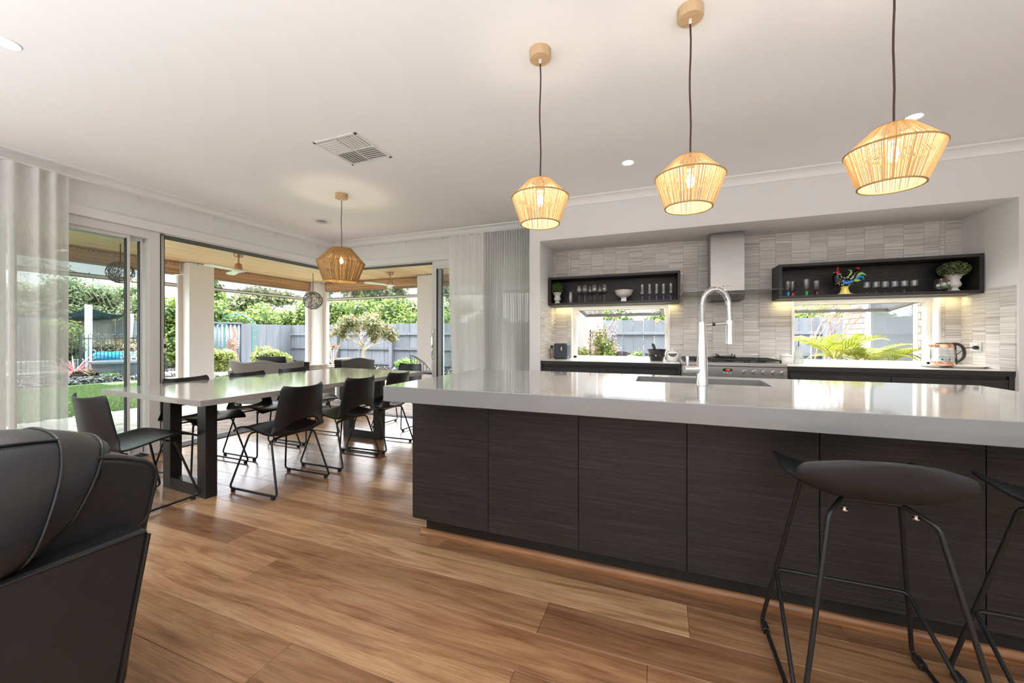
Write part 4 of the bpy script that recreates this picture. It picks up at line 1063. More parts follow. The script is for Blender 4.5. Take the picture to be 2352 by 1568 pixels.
MB().lathe([(0.042, 0), (0.05, 0.01), (0.053, 0.04), (0.047, 0.062), (0.045, 0.066), (0, 0.066)], 32).build('jar_body', CERAM, t, smooth=45)
MB().lathe([(0.05, 0.066), (0.053, 0.07), (0.046, 0.08), (0.018, 0.088), (0.012, 0.096), (0.0, 0.098)], 32).build('lid', CERAM, t, smooth=45)
t = thing('bottle', 'frosted clear gin bottle with a black pourer in front of the right window', 'bottle', (1.236, 4.40, BZ))
FROST = m_veil('frosted_glass', (0.62, 0.645, 0.62), 0.62, 0.5)
MB().lathe([(0.0, 0.002), (0.035, 0.0), (0.037, 0.006), (0.037, 0.088), (0.033, 0.108), (0.021, 0.128), (0.0185, 0.14), (0.0185, 0.166), (0.0, 0.166)], 28).build('bottle_body', FROST, t, smooth=45)
MB().lathe([(0.0, 0.166), (0.013, 0.166), (0.013, 0.170), (0.004, 0.172), (0.0035, 0.212), (0, 0.212)], 12).build('pourer', BLKP, t, smooth=45)
def curved_text(body, size, zc, ang, r, nm):
    o = text(nm, body, size, (0, 0, 0), (0, 0, 0), BLKP, t, 0.0)
    for v in o.data.vertices:
        a = R(ang) + v.co.x / r
        v.co = (r * math.cos(a), r * math.sin(a), zc + v.co.y)
    return o
curved_text('MERLOT', 0.0105, 0.05, -68, 0.0376, 'label_lettering'); curved_text('IN VICTORIA', 0.0055, 0.034, -68, 0.0376, 'label_lettering'); curved_text('K', 0.012, 0.067, -64, 0.0376, 'label_emblem')
# serving board and kettle
t = thing('serving_tray', 'long flat cream tray under the kettle on the wall bench', 'tray', (2.262, 4.30, BZ), R(-4))
def trayf(u, v):
    th = 2 * PI * u
    ex = lambda c: math.copysign(abs(c) ** 0.55, c)
    a, b, z = [(0.0, 0.0, 0.004), (0.165, 0.085, 0.004), (0.19, 0.105, 0.016), (0.194, 0.108, 0.0165), (0.17, 0.088, 0.0), (0.0, 0.0, 0.0)][min(5, int(round(v * 5)))]
    return (a * ex(math.cos(th)), b * ex(math.sin(th)), z)
MB().grid(trayf, 48, 5, True).build('tray_body', mat('cream_glaze', (0.72, 0.69, 0.62), 0.35), t, smooth=40)
kt = thing('electric_kettle', 'glass electric kettle with copper bands and black handle on the tray', 'kettle', (2.196, 4.27, BZ + 0.0045), R(-8))
MB().lathe([(0.072, 0), (0.074, 0.004), (0.074, 0.010), (0, 0.010)], 32).build('power_base', BLKP, kt, smooth=40)
MB().lathe([(0.071, 0.010), (0.073, 0.014), (0.071, 0.044), (0.068, 0.046), (0.0, 0.044)], 36).build('copper_base', COPPER, kt, smooth=40)
MB().lathe([(0.069, 0.044), (0.0725, 0.07), (0.0715, 0.13), (0.066, 0.163), (0.0645, 0.163), (0.07, 0.13), (0.071, 0.07), (0.0675, 0.046)], 36, cap0=False, cap1=False).build('glass_body', CRYST, kt, smooth=50)
MB().lathe([(0.0, 0.046), (0.067, 0.046), (0.0705, 0.07), (0.0705, 0.088), (0.0, 0.088)], 36).build('water', WATER, kt, smooth=40)
MB().lathe([(0.0655, 0.160), (0.067, 0.162), (0.065, 0.184), (0.058, 0.190), (0.0, 0.192)], 36).box(-0.078, -0.05, -0.012, 0.012, 0.166, 0.182).build('copper_collar', COPPER, kt, smooth=40)
MB().lathe([(0.055, 0.190), (0.05, 0.198), (0.0, 0.200)], 30).build('lid', BLKP, kt, smooth=40)
hk = [(0.05, 0, 0.188), (0.085, 0, 0.192), (0.115, 0, 0.172), (0.128, 0, 0.12), (0.12, 0, 0.08), (0.098, 0, 0.052), (0.078, 0, 0.044), (0.07, 0, 0.02)]
hk2 = []
for i in range(len(hk) - 1):
    for f in range(4): hk2.append(Vector(hk[i]).lerp(Vector(hk[i + 1]), f / 4))
hk2.append(Vector(hk[-1]))
for _ in range(3): hk2 = [hk2[0]] + [(hk2[i - 1] + hk2[i] * 2 + hk2[i + 1]) / 4 for i in range(1, len(hk2) - 1)] + [hk2[-1]]
MB().tube(hk2, 0.0115, 10).tube([(0.072, 0, 0.182), (0.073, 0, 0.12), (0.079, 0, 0.046)], 0.008, 8).box(0.085, 0.115, -0.005, 0.005, 0.028, 0.031).build('handle', BLKP, kt, smooth=50)
for a in (-110, -78):
    MB().lathe([(0.004, 0), (0.0055, 0), (0.0055, 0.001), (0.004, 0.001)], 14, M=Matrix.Translation((0.0722 * math.cos(R(a)), 0.0722 * math.sin(R(a)), 0.062)) @ Matrix.Rotation(R(a + 90), 4, 'Z') @ Matrix.Rotation(R(90), 4, 'X')).build('gauge_ring', BLKP, kt)
t = thing('kettle_plug', 'black plug and lead in the right outlet, behind the kettle handle', 'plug', (2.43, 4.33, 1.07))
MB().lathe([(0.016, -0.012), (0.017, 0.0), (0.012, 0.014), (0, 0.014)], 16, M=Matrix.Rotation(R(-90), 4, 'Y')).build('plug_body', BLKP, t, smooth=40)
MB().tube([(-0.01, 0, 0), (-0.05, 0.02, -0.004), (-0.09, 0.05, -0.06), (-0.09, 0.06, -0.14), (-0.15, 0.06, -0.1485)], 0.004, 6).build('cable', BLKP, t, smooth=50)

# ================================================================== CEILING THINGS
def downlight(label, x, y):
    t = thing('downlight', label, 'downlight', (x, y, H), 0, 'recessed downlights in the white ceiling')
    MB().lathe([(0.040, -0.001), (0.048, -0.005), (0.052, -0.0005)], 28).build('trim_ring', TRIMW, t, smooth=40)
    MB().lathe([(0.041, -0.002), (0.0, -0.0045)], 28).build('diffuser', DLIT, t)
    add_light('downlight_beam', 'SPOT', (0, 0, -0.02), (0, 0, 0), 46, (1.0, 0.985, 0.96), t, spot_size=R(118), spot_blend=0.6, shadow_soft_size=0.035)
    return t
downlight('lit round downlight above the island between the first two pendants', -0.243, 3.296)
downlight('lit round downlight above the right end of the kitchen beside the third pendant', 1.545, 3.277)
downlight('lit round downlight at the far left of the ceiling near the sheer curtain', -2.969, 0.869)
for (x, y, w_) in ((-2.97, -1.5, 'left'), (-0.243, -1.5, 'middle'), (1.545, -1.5, 'right')):  # unseen downlights, added behind the camera to help light the room
    downlight('added fill downlight in the ceiling behind the camera, the %s one of three' % w_, x, y)
# square air diffuser
t = thing('ceiling_vent', 'square white louvred air vent in the ceiling, four quarters of slats', 'air vent', (-2.185, 2.32, H))
s = 0.20
MB().box(-s, s, -s, -s + 0.022, -0.007, 0).box(-s, s, s - 0.022, s, -0.007, 0).box(-s, -s + 0.022, -s, s, -0.007, 0).box(s - 0.022, s, -s, s, -0.007, 0).box(-0.006, 0.006, -s, s, -0.009, 0).box(-s, s, -0.006, 0.006, -0.009, 0).build('frame', PLASTW, t, bevel=0.002)
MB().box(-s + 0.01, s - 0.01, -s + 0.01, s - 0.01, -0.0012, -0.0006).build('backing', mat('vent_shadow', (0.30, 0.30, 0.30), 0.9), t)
slat = MB().box(-0.082, 0.082, -0.0085, 0.0085, -0.001, 0.001, Matrix.Rotation(R(16), 4, 'X')).mesh('slat')
for qx in (-1, 1):
    for qy in (-1, 1):
        along_x = (qx * qy > 0)
        for k in range(6):
            d = 0.026 + k * 0.027
            if along_x: part('slat', slat, PLASTW, t, (qx * 0.092, qy * d + 0.0, -0.0065), (0, 0, 0 if qy > 0 else PI))
            else: part('slat', slat, PLASTW, t, (qx * d, qy * 0.092, -0.0065), (0, 0, -PI / 2 if qx > 0 else PI / 2))
t = thing('ceiling_speaker', 'round white ceiling fitting with a fine grille left of the dining pendant', 'ceiling speaker', (-3.909, 3.616, H))
MB().lathe([(0.075, -0.004), (0.108, -0.009), (0.122, -0.001)], 40).build('rim', PLASTW, t, smooth=40)
g_ = MB()
for r_ in (0.012, 0.026, 0.04, 0.054, 0.068): g_.lathe([(r_ - 0.004, -0.006), (r_ + 0.004, -0.009), (r_ + 0.004, -0.003)], 32)
g_.build('grille', ALUG, t, smooth=40)

# pendants
def pendant(label, x, y, ztop, zmid, zbot, rt_, rm, rb, mtl, nstr, cord, canopy_r, tilt=(0, 0), group='rattan pendants over the island', watts=5):
    t = thing('pendant_lamp', label, 'pendant lamp', (x, y, H), 0, group)
    MB().lathe([(canopy_r, 0.0), (canopy_r, -0.042), (canopy_r - 0.003, -0.045), (0, -0.045)], 36).build('ceiling_canopy', OAKP, t, smooth=40)
    MB().lathe([(0.007, -0.045), (0.007, -0.062), (0.004, -0.066), (0, -0.066)], 12).build('cord_grip', mat('clear_grip', (0.7, 0.68, 0.65), 0.2), t, smooth=40)
    zt, zm, zb = ztop - H, zmid - H, zbot - H
    wob = [(0.0025 * math.sin(k * 1.3), 0.002 * math.cos(k), -0.06 + (zt + 0.06) * k / 8) for k in range(9)]
    wob[0] = (0, 0, -0.06); wob[-1] = (0, 0, zt - 0.01)
    MB().tube(wob, 0.0038, 8).build('cord', cord, t, smooth=60)
    M = Matrix.Translation((0, 0, zt)) @ Euler((R(tilt[0]), R(tilt[1]), 0)).to_matrix().to_4x4() @ Matrix.Translation((0, 0, -zt))
    mb = MB(); rr_ = random.Random(int(1000 * abs(x)) + 1)
    for k in range(nstr):
        a = 2 * PI * (k + rr_.uniform(-0.22, 0.22)) / nstr; a2 = a + rr_.uniform(-0.02, 0.02)
        rad_ = rr_.uniform(0.0013, 0.0020) * (rm / 0.141) ** 0.5
        def cp(r, ang, z, M=M): return M @ Vector((r * math.cos(ang), r * math.sin(ang), z))
        mb.tube([cp(rt_, a, zt), cp((rt_ + rm) / 2, a, (zt + zm) / 2), cp(rm, a2, zm), cp((rm + rb) / 2, a2, (zm + zb) / 2), cp(rb, a2, zb)], rad_, 4, caps=False)
    sh = mb.build('string_shade', mtl, t, smooth=70)
    rg = MB()
    for r_, z_, w_ in ((rt_, zt, 0.003), (rm, zm, 0.0036), (rb, zb, 0.0036)):
        rg.tube([M @ Vector((r_ * math.cos(2 * PI * k / 48), r_ * math.sin(2 * PI * k / 48), z_)) for k in range(48)], w_, 6, closed=True)
    for k in range(3):
        a = 2 * PI * k / 3
        rg.tube([M @ Vector((0, 0, zt)), M @ Vector((rt_ * math.cos(a), rt_ * math.sin(a), zt))], 0.0018, 5)
    rg.build('wire_ring', RING, t, smooth=60)
    MB().lathe([(0.0, zt), (0.017, zt), (0.018, zt - 0.05), (0, zt - 0.05)], 16).build('lamp_holder', mat('holder_white', (0.6, 0.5, 0.35), 0.4), t, smooth=40)
    zc = zt - 0.05 - (zt - zb) * 0.22
    MB().ball((0, 0, zc), (0.016, 0.016, 0.032), 14, 10).build('bulb', BULB, t, smooth=60)
    add_light('bulb_light', 'POINT', (0, 0, zc - 0.0), (0, 0, 0), watts, (1.0, 0.86, 0.62), t, shadow_soft_size=0.03)
    return t
pendant('woven rattan pendant on a brown cord over the left end of the island', -0.5576, 1.85, 1.937, 1.854, 1.723, 0.058, 0.141, 0.095, RATTAN, 140, CORDM, 0.053)
pendant('woven rattan pendant on a brown cord over the middle of the island by the tap', 0.125, 1.85, 1.937, 1.854, 1.723, 0.058, 0.141, 0.095, RATTAN, 140, CORDM, 0.053, (0, 2))
pendant('woven rattan pendant on a brown cord over the right end of the island', 0.815, 1.85, 1.937, 1.854, 1.723, 0.058, 0.141, 0.095, RATTAN, 140, CORDM, 0.053, (1, 2))
pendant('larger raffia pendant lamp hanging over the dining table', -2.983, 3.0, 2.043, 1.903, 1.715, 0.098, 0.226, 0.158, RATTAN2, 340, CORDG, 0.06, (0, 2), 'dining pendant', 5)

# ================================================================== CURTAINS
def spath(pts_per, folds):
    """folds: list of (start, end, amplitude) along the track; returns list of (s, offset)"""
    out = []
    for (a, b, am) in folds:
        for k in range(pts_per):
            f = k / pts_per
            out.append((a + (b - a) * f, am * math.sin(2 * PI * f)))
    out.append((folds[-1][1], 0))
    return out
def curtain(label, axis, base, folds, z0, z1, m_, n=9, sag=None):
    t = thing('curtain', label, 'curtain', (0, 0, 0))
    sp = spath(n, folds); rows = 14
    mb = MB()
    def fn(u, v):
        i = u * (len(sp) - 1); k = min(int(i + 1e-6), len(sp) - 2); f = i - k
        s_ = sp[k][0] * (1 - f) + sp[k + 1][0] * f; o_ = sp[k][1] * (1 - f) + sp[k + 1][1] * f
        z = z1 + (z0 - z1) * v
        wv = 0.9 + 0.35 * v
        drift = 0.012 * v * math.sin(s_ * 9 + 2 * v)
        if sag: s_ = s_ + sag(s_, v)
        q = base + o_ * wv + drift
        return (q, s_, z) if axis == 'y' else (s_, q, z)
    mb.grid(fn, len(sp) - 1, rows)
    f_ = mb.build('fabric', m_, t, smooth=70)
    hm = MB()
    hm.grid(lambda u, v: Vector(fn(u, v * 0.032)) + (Vector((0.002, 0, 0)) if axis == 'y' else Vector((0, -0.002, 0))), len(sp) - 1, 1)
    hm.build('heading_tape', m_, t, smooth=70)
    return t
fl = []
yy = 0.55
for k, w in enumerate((0.13, 0.13, 0.135, 0.14, 0.14, 0.15, 0.15, 0.09, 0.12)): fl.append((yy, yy + w, 0.040)); yy += w
fl = [(a * 1.0, b, am) for a, b, am in fl]
sc_ = (1.665 - 0.55) / (yy - 0.55)
fl = [(0.55 + (a - 0.55) * sc_, 0.55 + (b - 0.55) * sc_, am) for a, b, am in fl]
curtain('sheer off-white curtain at the left sliding door beside the sofa', 'y', -4.565, fl, 0.012, 2.478, SHEER, 10)
fl = []
x = -2.60
for k in range(5): fl.append((x, x + 0.104, 0.030)); x += 0.104
n_ = 21; w = (-1.40 - x) / n_
for k in range(n_): fl.append((x, x + w, 0.042 + 0.01 * math.sin(k * 2.1))); x += w
curtain('sheer off-white curtain stacked at the right end of the back sliding door', 'x', 4.45, fl, 0.012, 2.478, SHEER2, 8, lambda s, v: (0.10 * v * v if s < -2.45 else (0.05 * v * v * math.sin(s * 14))) )
tr = thing('curtain_track', 'slim white S-fold curtain track along the left door wall', 'curtain track', (0, 0, 0))
MB().box(-4.577, -4.553, -1.0, 4.462, 2.48, 2.498).build('rail', PLASTW, tr, bevel=0.003)
for y in (0.45, 1.32, 2.17, 2.85, 3.58, 4.24): MB().box(-4.66, -4.56, y - 0.012, y + 0.012, 2.498, 2.503).box(-4.66, -4.654, y - 0.016, y + 0.016, 2.45, 2.503).build('bracket', PLASTW, tr)
tr = thing('curtain_track', 'slim white S-fold curtain track along the back dining wall', 'curtain track', (0, 0, 0))
MB().box(-4.553, -1.335, 4.438, 4.462, 2.48, 2.498).build('rail', PLASTW, tr, bevel=0.003)
for x in (-3.95, -3.35, -2.75, -2.15, -1.6): MB().box(x - 0.011, x + 0.011, 4.445, 4.545, 2.498, 2.503).box(x - 0.011, x + 0.011, 4.54, 4.545, 2.45, 2.503).build('bracket', PLASTW, tr)

# ================================================================== DINING
TA = R(-3.5)
tb = thing('dining_table', 'long dining table with a polished warm grey stone top and two black U legs', 'dining table', (-3.257, 2.70, 0), TA)
MB().box(-0.655, 0.655, -1.115, 1.115, 0.722, 0.760).build('tabletop', TSTONE, tb, bevel=0.0015)
for yy in (-0.86, 0.86):
    MB().box(-0.285, -0.18, yy - 0.038, yy + 0.038, 0, 0.722).box(0.18, 0.285, yy - 0.038, yy + 0.038, 0, 0.722).box(-0.18, 0.18, yy - 0.038, yy + 0.038, 0, 0.085).box(-0.18, 0.18, yy - 0.038, yy + 0.038, 0.69, 0.722).build('leg_frame', BLKT, tb, bevel=0.002)

def profile_pt(v):
    """side profile of the chair shell: (y forward, z)"""
    P = [(0.268, 0.450), (0.17, 0.462), (0.05, 0.452), (-0.06, 0.434), (-0.15, 0.422), (-0.208, 0.434), (-0.240, 0.476), (-0.256, 0.546), (-0.271, 0.64), (-0.286, 0.74), (-0.296, 0.795)]
    x = v * (len(P) - 1); k = min(int(x), len(P) - 2); f = x - k
    p0 = P[max(0, k - 1)]; p1 = P[k]; p2 = P[k + 1]; p3 = P[min(len(P) - 1, k + 2)]
    def cr(a, b, c, d): return 0.5 * ((2 * b) + (-a + c) * f + (2 * a - 5 * b + 4 * c - d) * f * f + (-a + 3 * b - 3 * c + d) * f ** 3)
    return cr(p0[0], p1[0], p2[0], p3[0]), cr(p0[1], p1[1], p2[1], p3[1])
def half_width(v):
    W_ = [(0, 0.196), (0.06, 0.218), (0.2, 0.225), (0.42, 0.238), (0.55, 0.235), (0.7, 0.212), (0.85, 0.194), (0.95, 0.184), (1.0, 0.166)]
    for (a, wa), (b, wb_) in zip(W_[:-1], W_[1:]):
        if v <= b: 
            f = (v - a) / (b - a); f = f * f * (3 - 2 * f) if False else f
            return wa + (wb_ - wa) * f
    return W_[-1][1]
def shell_pt(u, v):
    a = 2 * u - 1
    y, z = profile_pt(v); w = half_width(v)
    x = a * w
    seat = min(1.0, max(0.0, 1 - max(0, (v - 0.44)) / 0.2))
    back = 1 - seat
    z += seat * (0.030 * a * a * min(1, v / 0.15) - 0.018 * a * a * max(0, 1 - v / 0.12))
    y += back * 0.062 * a * a
    # raised outer corners of the backrest
    if v > 0.8: z += (v - 0.8) / 0.2 * (0.016 * abs(a) ** 3 - 0.008)
    return (x, y, z)
def chair_shell():
    NU, NV = 22, 40
    cu, cv, ru, rv = 0.5, 0.618, 0.32, 0.072
    mb = MB()
    uv = {}
    keep = []
    for j in range(NV):
        for i in range(NU):
            uc, vc = (i + 0.5) / NU, (j + 0.5) / NV
            if ((uc - cu) / ru) ** 2 + ((vc - cv) / rv) ** 2 >= 1: keep.append((i, j))
    used = {}
    cnt = {}
    for (i, j) in keep:
        for q in ((i, j), (i + 1, j), (i + 1, j + 1), (i, j + 1)): cnt[q] = cnt.get(q, 0) + 1
    def idx(q):
        if q not in used:
            u, v = q[0] / NU, q[1] / NV
            interior = 0 < q[0] < NU and 0 < q[1] < NV
            if interior and cnt[q] < 4:
                d = math.hypot((u - cu) / ru, (v - cv) / rv)
                u, v = cu + (u - cu) / d, cv + (v - cv) / d
            used[q] = len(mb.v); mb.v.append(shell_pt(u, v))
        return used[q]
    for (i, j) in keep: mb.f.append((idx((i, j)), idx((i + 1, j)), idx((i + 1, j + 1)), idx((i, j + 1))))
    return mb
def fillet(pts, r=0.03, n=5):
    out = [Vector(pts[0])]
    for a, b, c in zip(pts[:-2], pts[1:-1], pts[2:]):
        a, b, c = Vector(a), Vector(b), Vector(c)
        d1_, d2_ = (a - b), (c - b); l = min(r, d1_.length * 0.45, d2_.length * 0.45)
        p, q = b + d1_.normalized() * l, b + d2_.normalized() * l
        for k in range(n + 1):
            f = k / n; out.append((p * (1 - f) + b * f) * (1 - f) + (b * (1 - f) + q * f) * f)
    out.append(Vector(pts[-1]))
    return out
def make_chair(label):
    t = thing('dining_chair', label, 'dining chair', (0, 0, 0), 0, 'black shell chairs around the dining table')
    chair_shell().build('seat_shell', SHELL, t, smooth=75, solid=0.013, sub=1)
    for s in (-1, 1):
        x = 0.232 * s
        loop = fillet([(0.10 * s, 0.115, 0.428), (0.155 * s, 0.135, 0.424), (x, 0.245, 0.0225), (x, -0.255, 0.0225), (0.185 * s, -0.135, 0.40), (0.10 * s, -0.125, 0.408)], 0.032)
        MB().tube(loop, 0.0075, 8).build('sled_leg', BLKM, t, smooth=60)
        for yy in (0.205, -0.215): MB().box(x - 0.011, x + 0.011, yy - 0.012, yy + 0.012, 0.0, 0.026).build('glide', BLKP, t, bevel=0.003)
    for (w_, y_, z_) in ((0.155, 0.12, 0.427), (0.16, -0.127, 0.408)): MB().tube([(-w_, y_, z_), (w_, y_, z_)], 0.007, 8).build('cross_bar', BLKM, t, smooth=60)
    return t
ch = make_chair('black shell dining chair on the kitchen side of the table, nearest the sofa')
ch.location = (-2.785, 2.185, 0); ch.rotation_euler = (0, 0, R(90))
again(ch, (-2.79, 2.80, 0), R(90), 'black shell dining chair on the kitchen side of the table, middle of three')
again(ch, (-2.78, 3.335, 0), R(92), 'black shell dining chair on the kitchen side of the table, nearest the island corner')
again(ch, (-3.76, 2.20, 0), R(-90), 'black shell dining chair on the window side of the table, nearest the camera')
again(ch, (-3.75, 2.745, 0), R(-91), 'black shell dining chair on the window side of the table, middle of three')
again(ch, (-3.77, 3.29, 0), R(-90), 'black shell dining chair on the window side of the table, farthest one')
again(ch, (-3.335, 1.545, 0), R(0), 'black shell dining chair at the near head of the table behind the sofa')
again(ch, (-3.165, 4.15, 0), R(178), 'black shell dining chair at the far head of the table by the back door')

# ================================================================== BAR STOOLS
def stool_seat():
    mb = MB()
    def fn(u, v):
        a = 2 * u - 1
        # v: 0 front edge .. 0.55 sitting centre .. 1 rim of the low back
        P = [(0.175, 0.672), (0.13, 0.664), (0.06, 0.655), (-0.02, 0.650), (-0.09, 0.655), (-0.145, 0.680), (-0.178, 0.725), (-0.196, 0.775), (-0.202, 0.805)]
        x = v * (len(P) - 1); k = min(int(x), len(P) - 2); f = x - k
        y = P[k][0] + (P[k + 1][0] - P[k][0]) * f; z = P[k][1] + (P[k + 1][1] - P[k][1]) * f
        w = 0.218 * (1 - 0.03 * (2 * v - 1) ** 2)
        if v > 0.74: w *= math.sqrt(max(0.0, 1 - ((v - 0.74) / 0.262) ** 2.2)) * 0.34 + 0.66
        s = abs(a)
        z += 0.045 * s ** 2.6 * (1 - v) + 0.030 * s ** 3 * (1 - abs(2 * v - 1))
        z -= 0.045 * max(0, v - 0.55) / 0.45 * s ** 2.5
        y += 0.085 * max(0, v - 0.35) / 0.65 * s ** 2.2
        return (a * w, y, z)
    mb.grid(fn, 24, 20)
    return mb
def make_stool(label):
    t = thing('bar_stool', label, 'bar stool', (0, 0, 0), 0, 'black bar stools at the island')
    stool_seat().build('seat', STOOLM, t, smooth=75, solid=0.013, sub=1)
    for s in (-1, 1):
        xb, xt = 0.233 * s, 0.140 * s
        far_foot, near_foot = (xb, 0.225, 0.016), (xb, -0.235, 0.016)
        leg = fillet([(0.09 * s, 0.075, 0.638), (xt, 0.095, 0.635), far_foot, near_foot, (xt * 0.92, -0.125, 0.610), (0.075 * s, -0.06, 0.640)], 0.018)
        MB().tube(leg, 0.0072, 10).build('sled_leg', BLKM, t, smooth=60)
        jt = Vector((xt, 0.095, 0.635)).lerp(Vector(far_foot), 0.615)
        MB().tube(fillet([(xb, -0.215, 0.018), tuple(jt), (0, jt.y, jt.z)], 0.02), 0.0068, 8).build('footrest', BLKM, t, smooth=60)
        MB().box(xb - 0.011, xb + 0.011, 0.155, 0.205, 0.0, 0.024).build('glide', BLKP, t, bevel=0.003)
        MB().box(xb - 0.011, xb + 0.011, -0.225, -0.185, 0.0, 0.024).build('glide', BLKP, t, bevel=0.003)
    for (w_, y_, z_) in ((0.09, 0.075, 0.638), (0.075, -0.06, 0.640)): MB().tube([(-w_, y_, z_), (w_, y_, z_)], 0.0075, 8).build('seat_bar', BLKM, t, smooth=60)
    for xx in (-0.085, 0.085): MB().lathe([(0.010, 0), (0.010, 0.004), (0.005, 0.004), (0.005, 0.012), (0, 0.012)], 10, (xx, -0.11, 0.621)).build('screw', CHROME, t, smooth=40)
    return t
st = make_stool('black low-backed bar stool, the whole one seen from behind at the island')
st.location = (0.622, 1.60, 0)
again(st, (1.172, 1.565, 0), 0, 'black low-backed bar stool cut off by the right edge of the picture')

# ================================================================== SOFA
sf = thing('sofa', 'black leather sofa in the left foreground, seen over its back', 'sofa', (0, 0, 0))
def rounded(pts, r, n=4):
    return [(p.x, p.y) for p in fillet([(*p, 0) for p in (pts + pts[:1])], r, n)][:-1]
pn = rounded([(-1.35, 0.03), (0.575, 0.03), (0.672, 0.605), (-1.35, 0.605)], 0.02, 3)
MB().prism(pn, -1.475, -1.385, 'x').build('back_panel', LEATHER, sf, smooth=40, bevel=0.012, seg=3)
pe = [Vector((-1.384, -1.34, 0.597)), Vector((-1.384, 0.0, 0.599)), Vector((-1.384, 0.655, 0.599)), Vector((-1.384, 0.668, 0.588)), Vector((-1.384, 0.62, 0.3)), Vector((-1.384, 0.575, 0.04))]
MB().tube(pe, 0.0045, 8).build('panel_piping', PIPING, sf, smooth=60)
# far arm with a padded top
ar = rounded([(0.47, 0.10), (0.66, 0.10), (0.712, 0.56), (0.745, 0.735), (0.722, 0.778), (0.63, 0.82), (0.54, 0.838), (0.47, 0.80)], 0.05, 4)
MB().prism(ar, -2.30, -1.475, 'x').build('arm', LEATHER, sf, smooth=45, bevel=0.022, seg=4)
ed = [(-1.478, a, b) for a, b in rounded([(0.48, 0.60), (0.705, 0.58), (0.735, 0.735), (0.713, 0.771), (0.63, 0.81), (0.55, 0.828), (0.48, 0.79)], 0.04, 4)]
MB().tube(ed, 0.0045, 7, closed=True).build('arm_piping', PIPING, sf, smooth=60)
MB().box(-2.30, -1.47, -1.3, 0.45, 0.08, 0.40).build('seat_base', LEATHER, sf, bevel=0.03, seg=3)
def cush(u, v, cx=-1.57, hx=0.215, cz=0.755, hz=0.178, y0=-0.55, y1=0.690, k=0.0):
    th = 2 * PI * u; t_ = 2 * v - 1
    s_ = max(0.0, 1 - abs(t_) ** 4.0) ** (1 / 2.4)
    ex = lambda c, e: math.copysign(abs(c) ** e, c)
    cx_, cz_ = ex(math.cos(th), 0.75), ex(math.sin(th), 0.75)
    lean = 0.055 * cz_
    y = y0 + (y1 - y0) * v
    w = 1 + 0.02 * math.sin(9 * th + 14 * v) * (1 - s_)
    return (cx - lean + hx * cx_ * s_ * w, y - 0.15 * (0.5 - 0.5 * cz_) * max(0, t_), cz + hz * cz_ * s_ * w + 0.012 * math.sin(5 * v + 1) * s_)
MB().grid(cush, 40, 44, True).build('back_cushion', LEATHER, sf, smooth=75)
def ring_at(v, grow=1.012, n=44):
    c = Vector(cush(0, v)); pts = [Vector(cush(k / n, v)) for k in range(n)]; m_ = sum(pts, Vector()) / n
    return [m_ + (p - m_) * grow for p in pts]
sm = MB()
for v in (0.875, 0.955): sm.tube(ring_at(v), 0.0042, 7, closed=True)
for uu in (0.16,): 
    ln = [Vector(cush(uu, 0.5 + 0.375 * k / 20)) + Vector((0.001, 0, 0.002)) for k in range(21)]
    sm.tube(ln, 0.0042, 7)
sm.build('cushion_piping', PIPING, sf, smooth=60)
for y in (-1.0, 0.5):
    MB().box(-1.46, -1.41, y - 0.025, y + 0.025, 0, 0.05).box(-2.25, -2.2, y - 0.025, y + 0.025, 0, 0.09).build('foot', BLKP, sf)
# ================================================================== OUTSIDE
GZ = -0.10
def ground(name, x0, x1, y0, y1, z, m): return struct(MB().box(x0, x1, y0, y1, z - 0.2, z), name, m)
# alfresco paving: pavers one by one near the doors
patio = struct(MB().box(-8.25, -4.89, -3.0, 7.4, -0.16, -0.052).box(-4.89, 0.5, 4.73, 7.4, -0.16, -0.052), 'patio_floor', MORTAR)
pv = MB().box(-0.148, 0.148, -0.073, 0.073, -0.05, 0.0)
pv_me = MB()
a, b, t_ = 0.1475, 0.0725, 0.004
vs = [(-a, -b, -0.04), (a, -b, -0.04), (a, b, -0.04), (-a, b, -0.04), (-a, -b, -t_), (a, -b, -t_), (a, b, -t_), (-a, b, -t_), (-a + t_, -b + t_, 0), (a - t_, -b + t_, 0), (a - t_, b - t_, 0), (-a + t_, b - t_, 0)]
pv_me._add(vs, [(0, 1, 5, 4), (1, 2, 6, 5), (2, 3, 7, 6), (3, 0, 4, 7), (4, 5, 9, 8), (5, 6, 10, 9), (6, 7, 11, 10), (7, 4, 8, 11), (8, 9, 10, 11)])
pmesh = pv_me.mesh('paver')
rest = MB(); npv = 0; cand = []
for i in range(-20, 49):
    y = -3 + 0.0755 + 0.151 * (i + 20)
    for k in range(30):
        x = -8.10 + 0.302 * k + (0.151 if i % 2 else 0)
        ok = (x + 0.15 < -4.89 and y < 7.32) or (y - 0.076 > 4.73 and x < 0.35 and y < 7.32)
        if ok: cand.append((x, y))
vis = lambda p: -0.98 > p[0] / max(0.2, p[1]) or p[1] > 4.7
def score(p):
    d = -0.3577 * p[0] + 0.9338 * p[1]; r = 0.9338 * p[0] + 0.3577 * p[1]
    if d < 0.5: return 1e9
    u = r / d
    return d if -1.25 < u < 0 else 1e6 + d
cand.sort(key=score)
for n_, (x, y) in enumerate(cand):
    dz = -0.042 + 0.003 * rnd.random()
    if n_ < 300: part('paver', pmesh, PAVE, patio, (x, y, dz), (0, 0, R(rnd.uniform(-0.6, 0.6))))
    else: rest._add([(vx + x, vy + y, vz + dz) for vx, vy, vz in pv_me.v], pv_me.f)
ro = rest.build('paver_field', PAVE, patio); ro['kind'] = 'stuff'
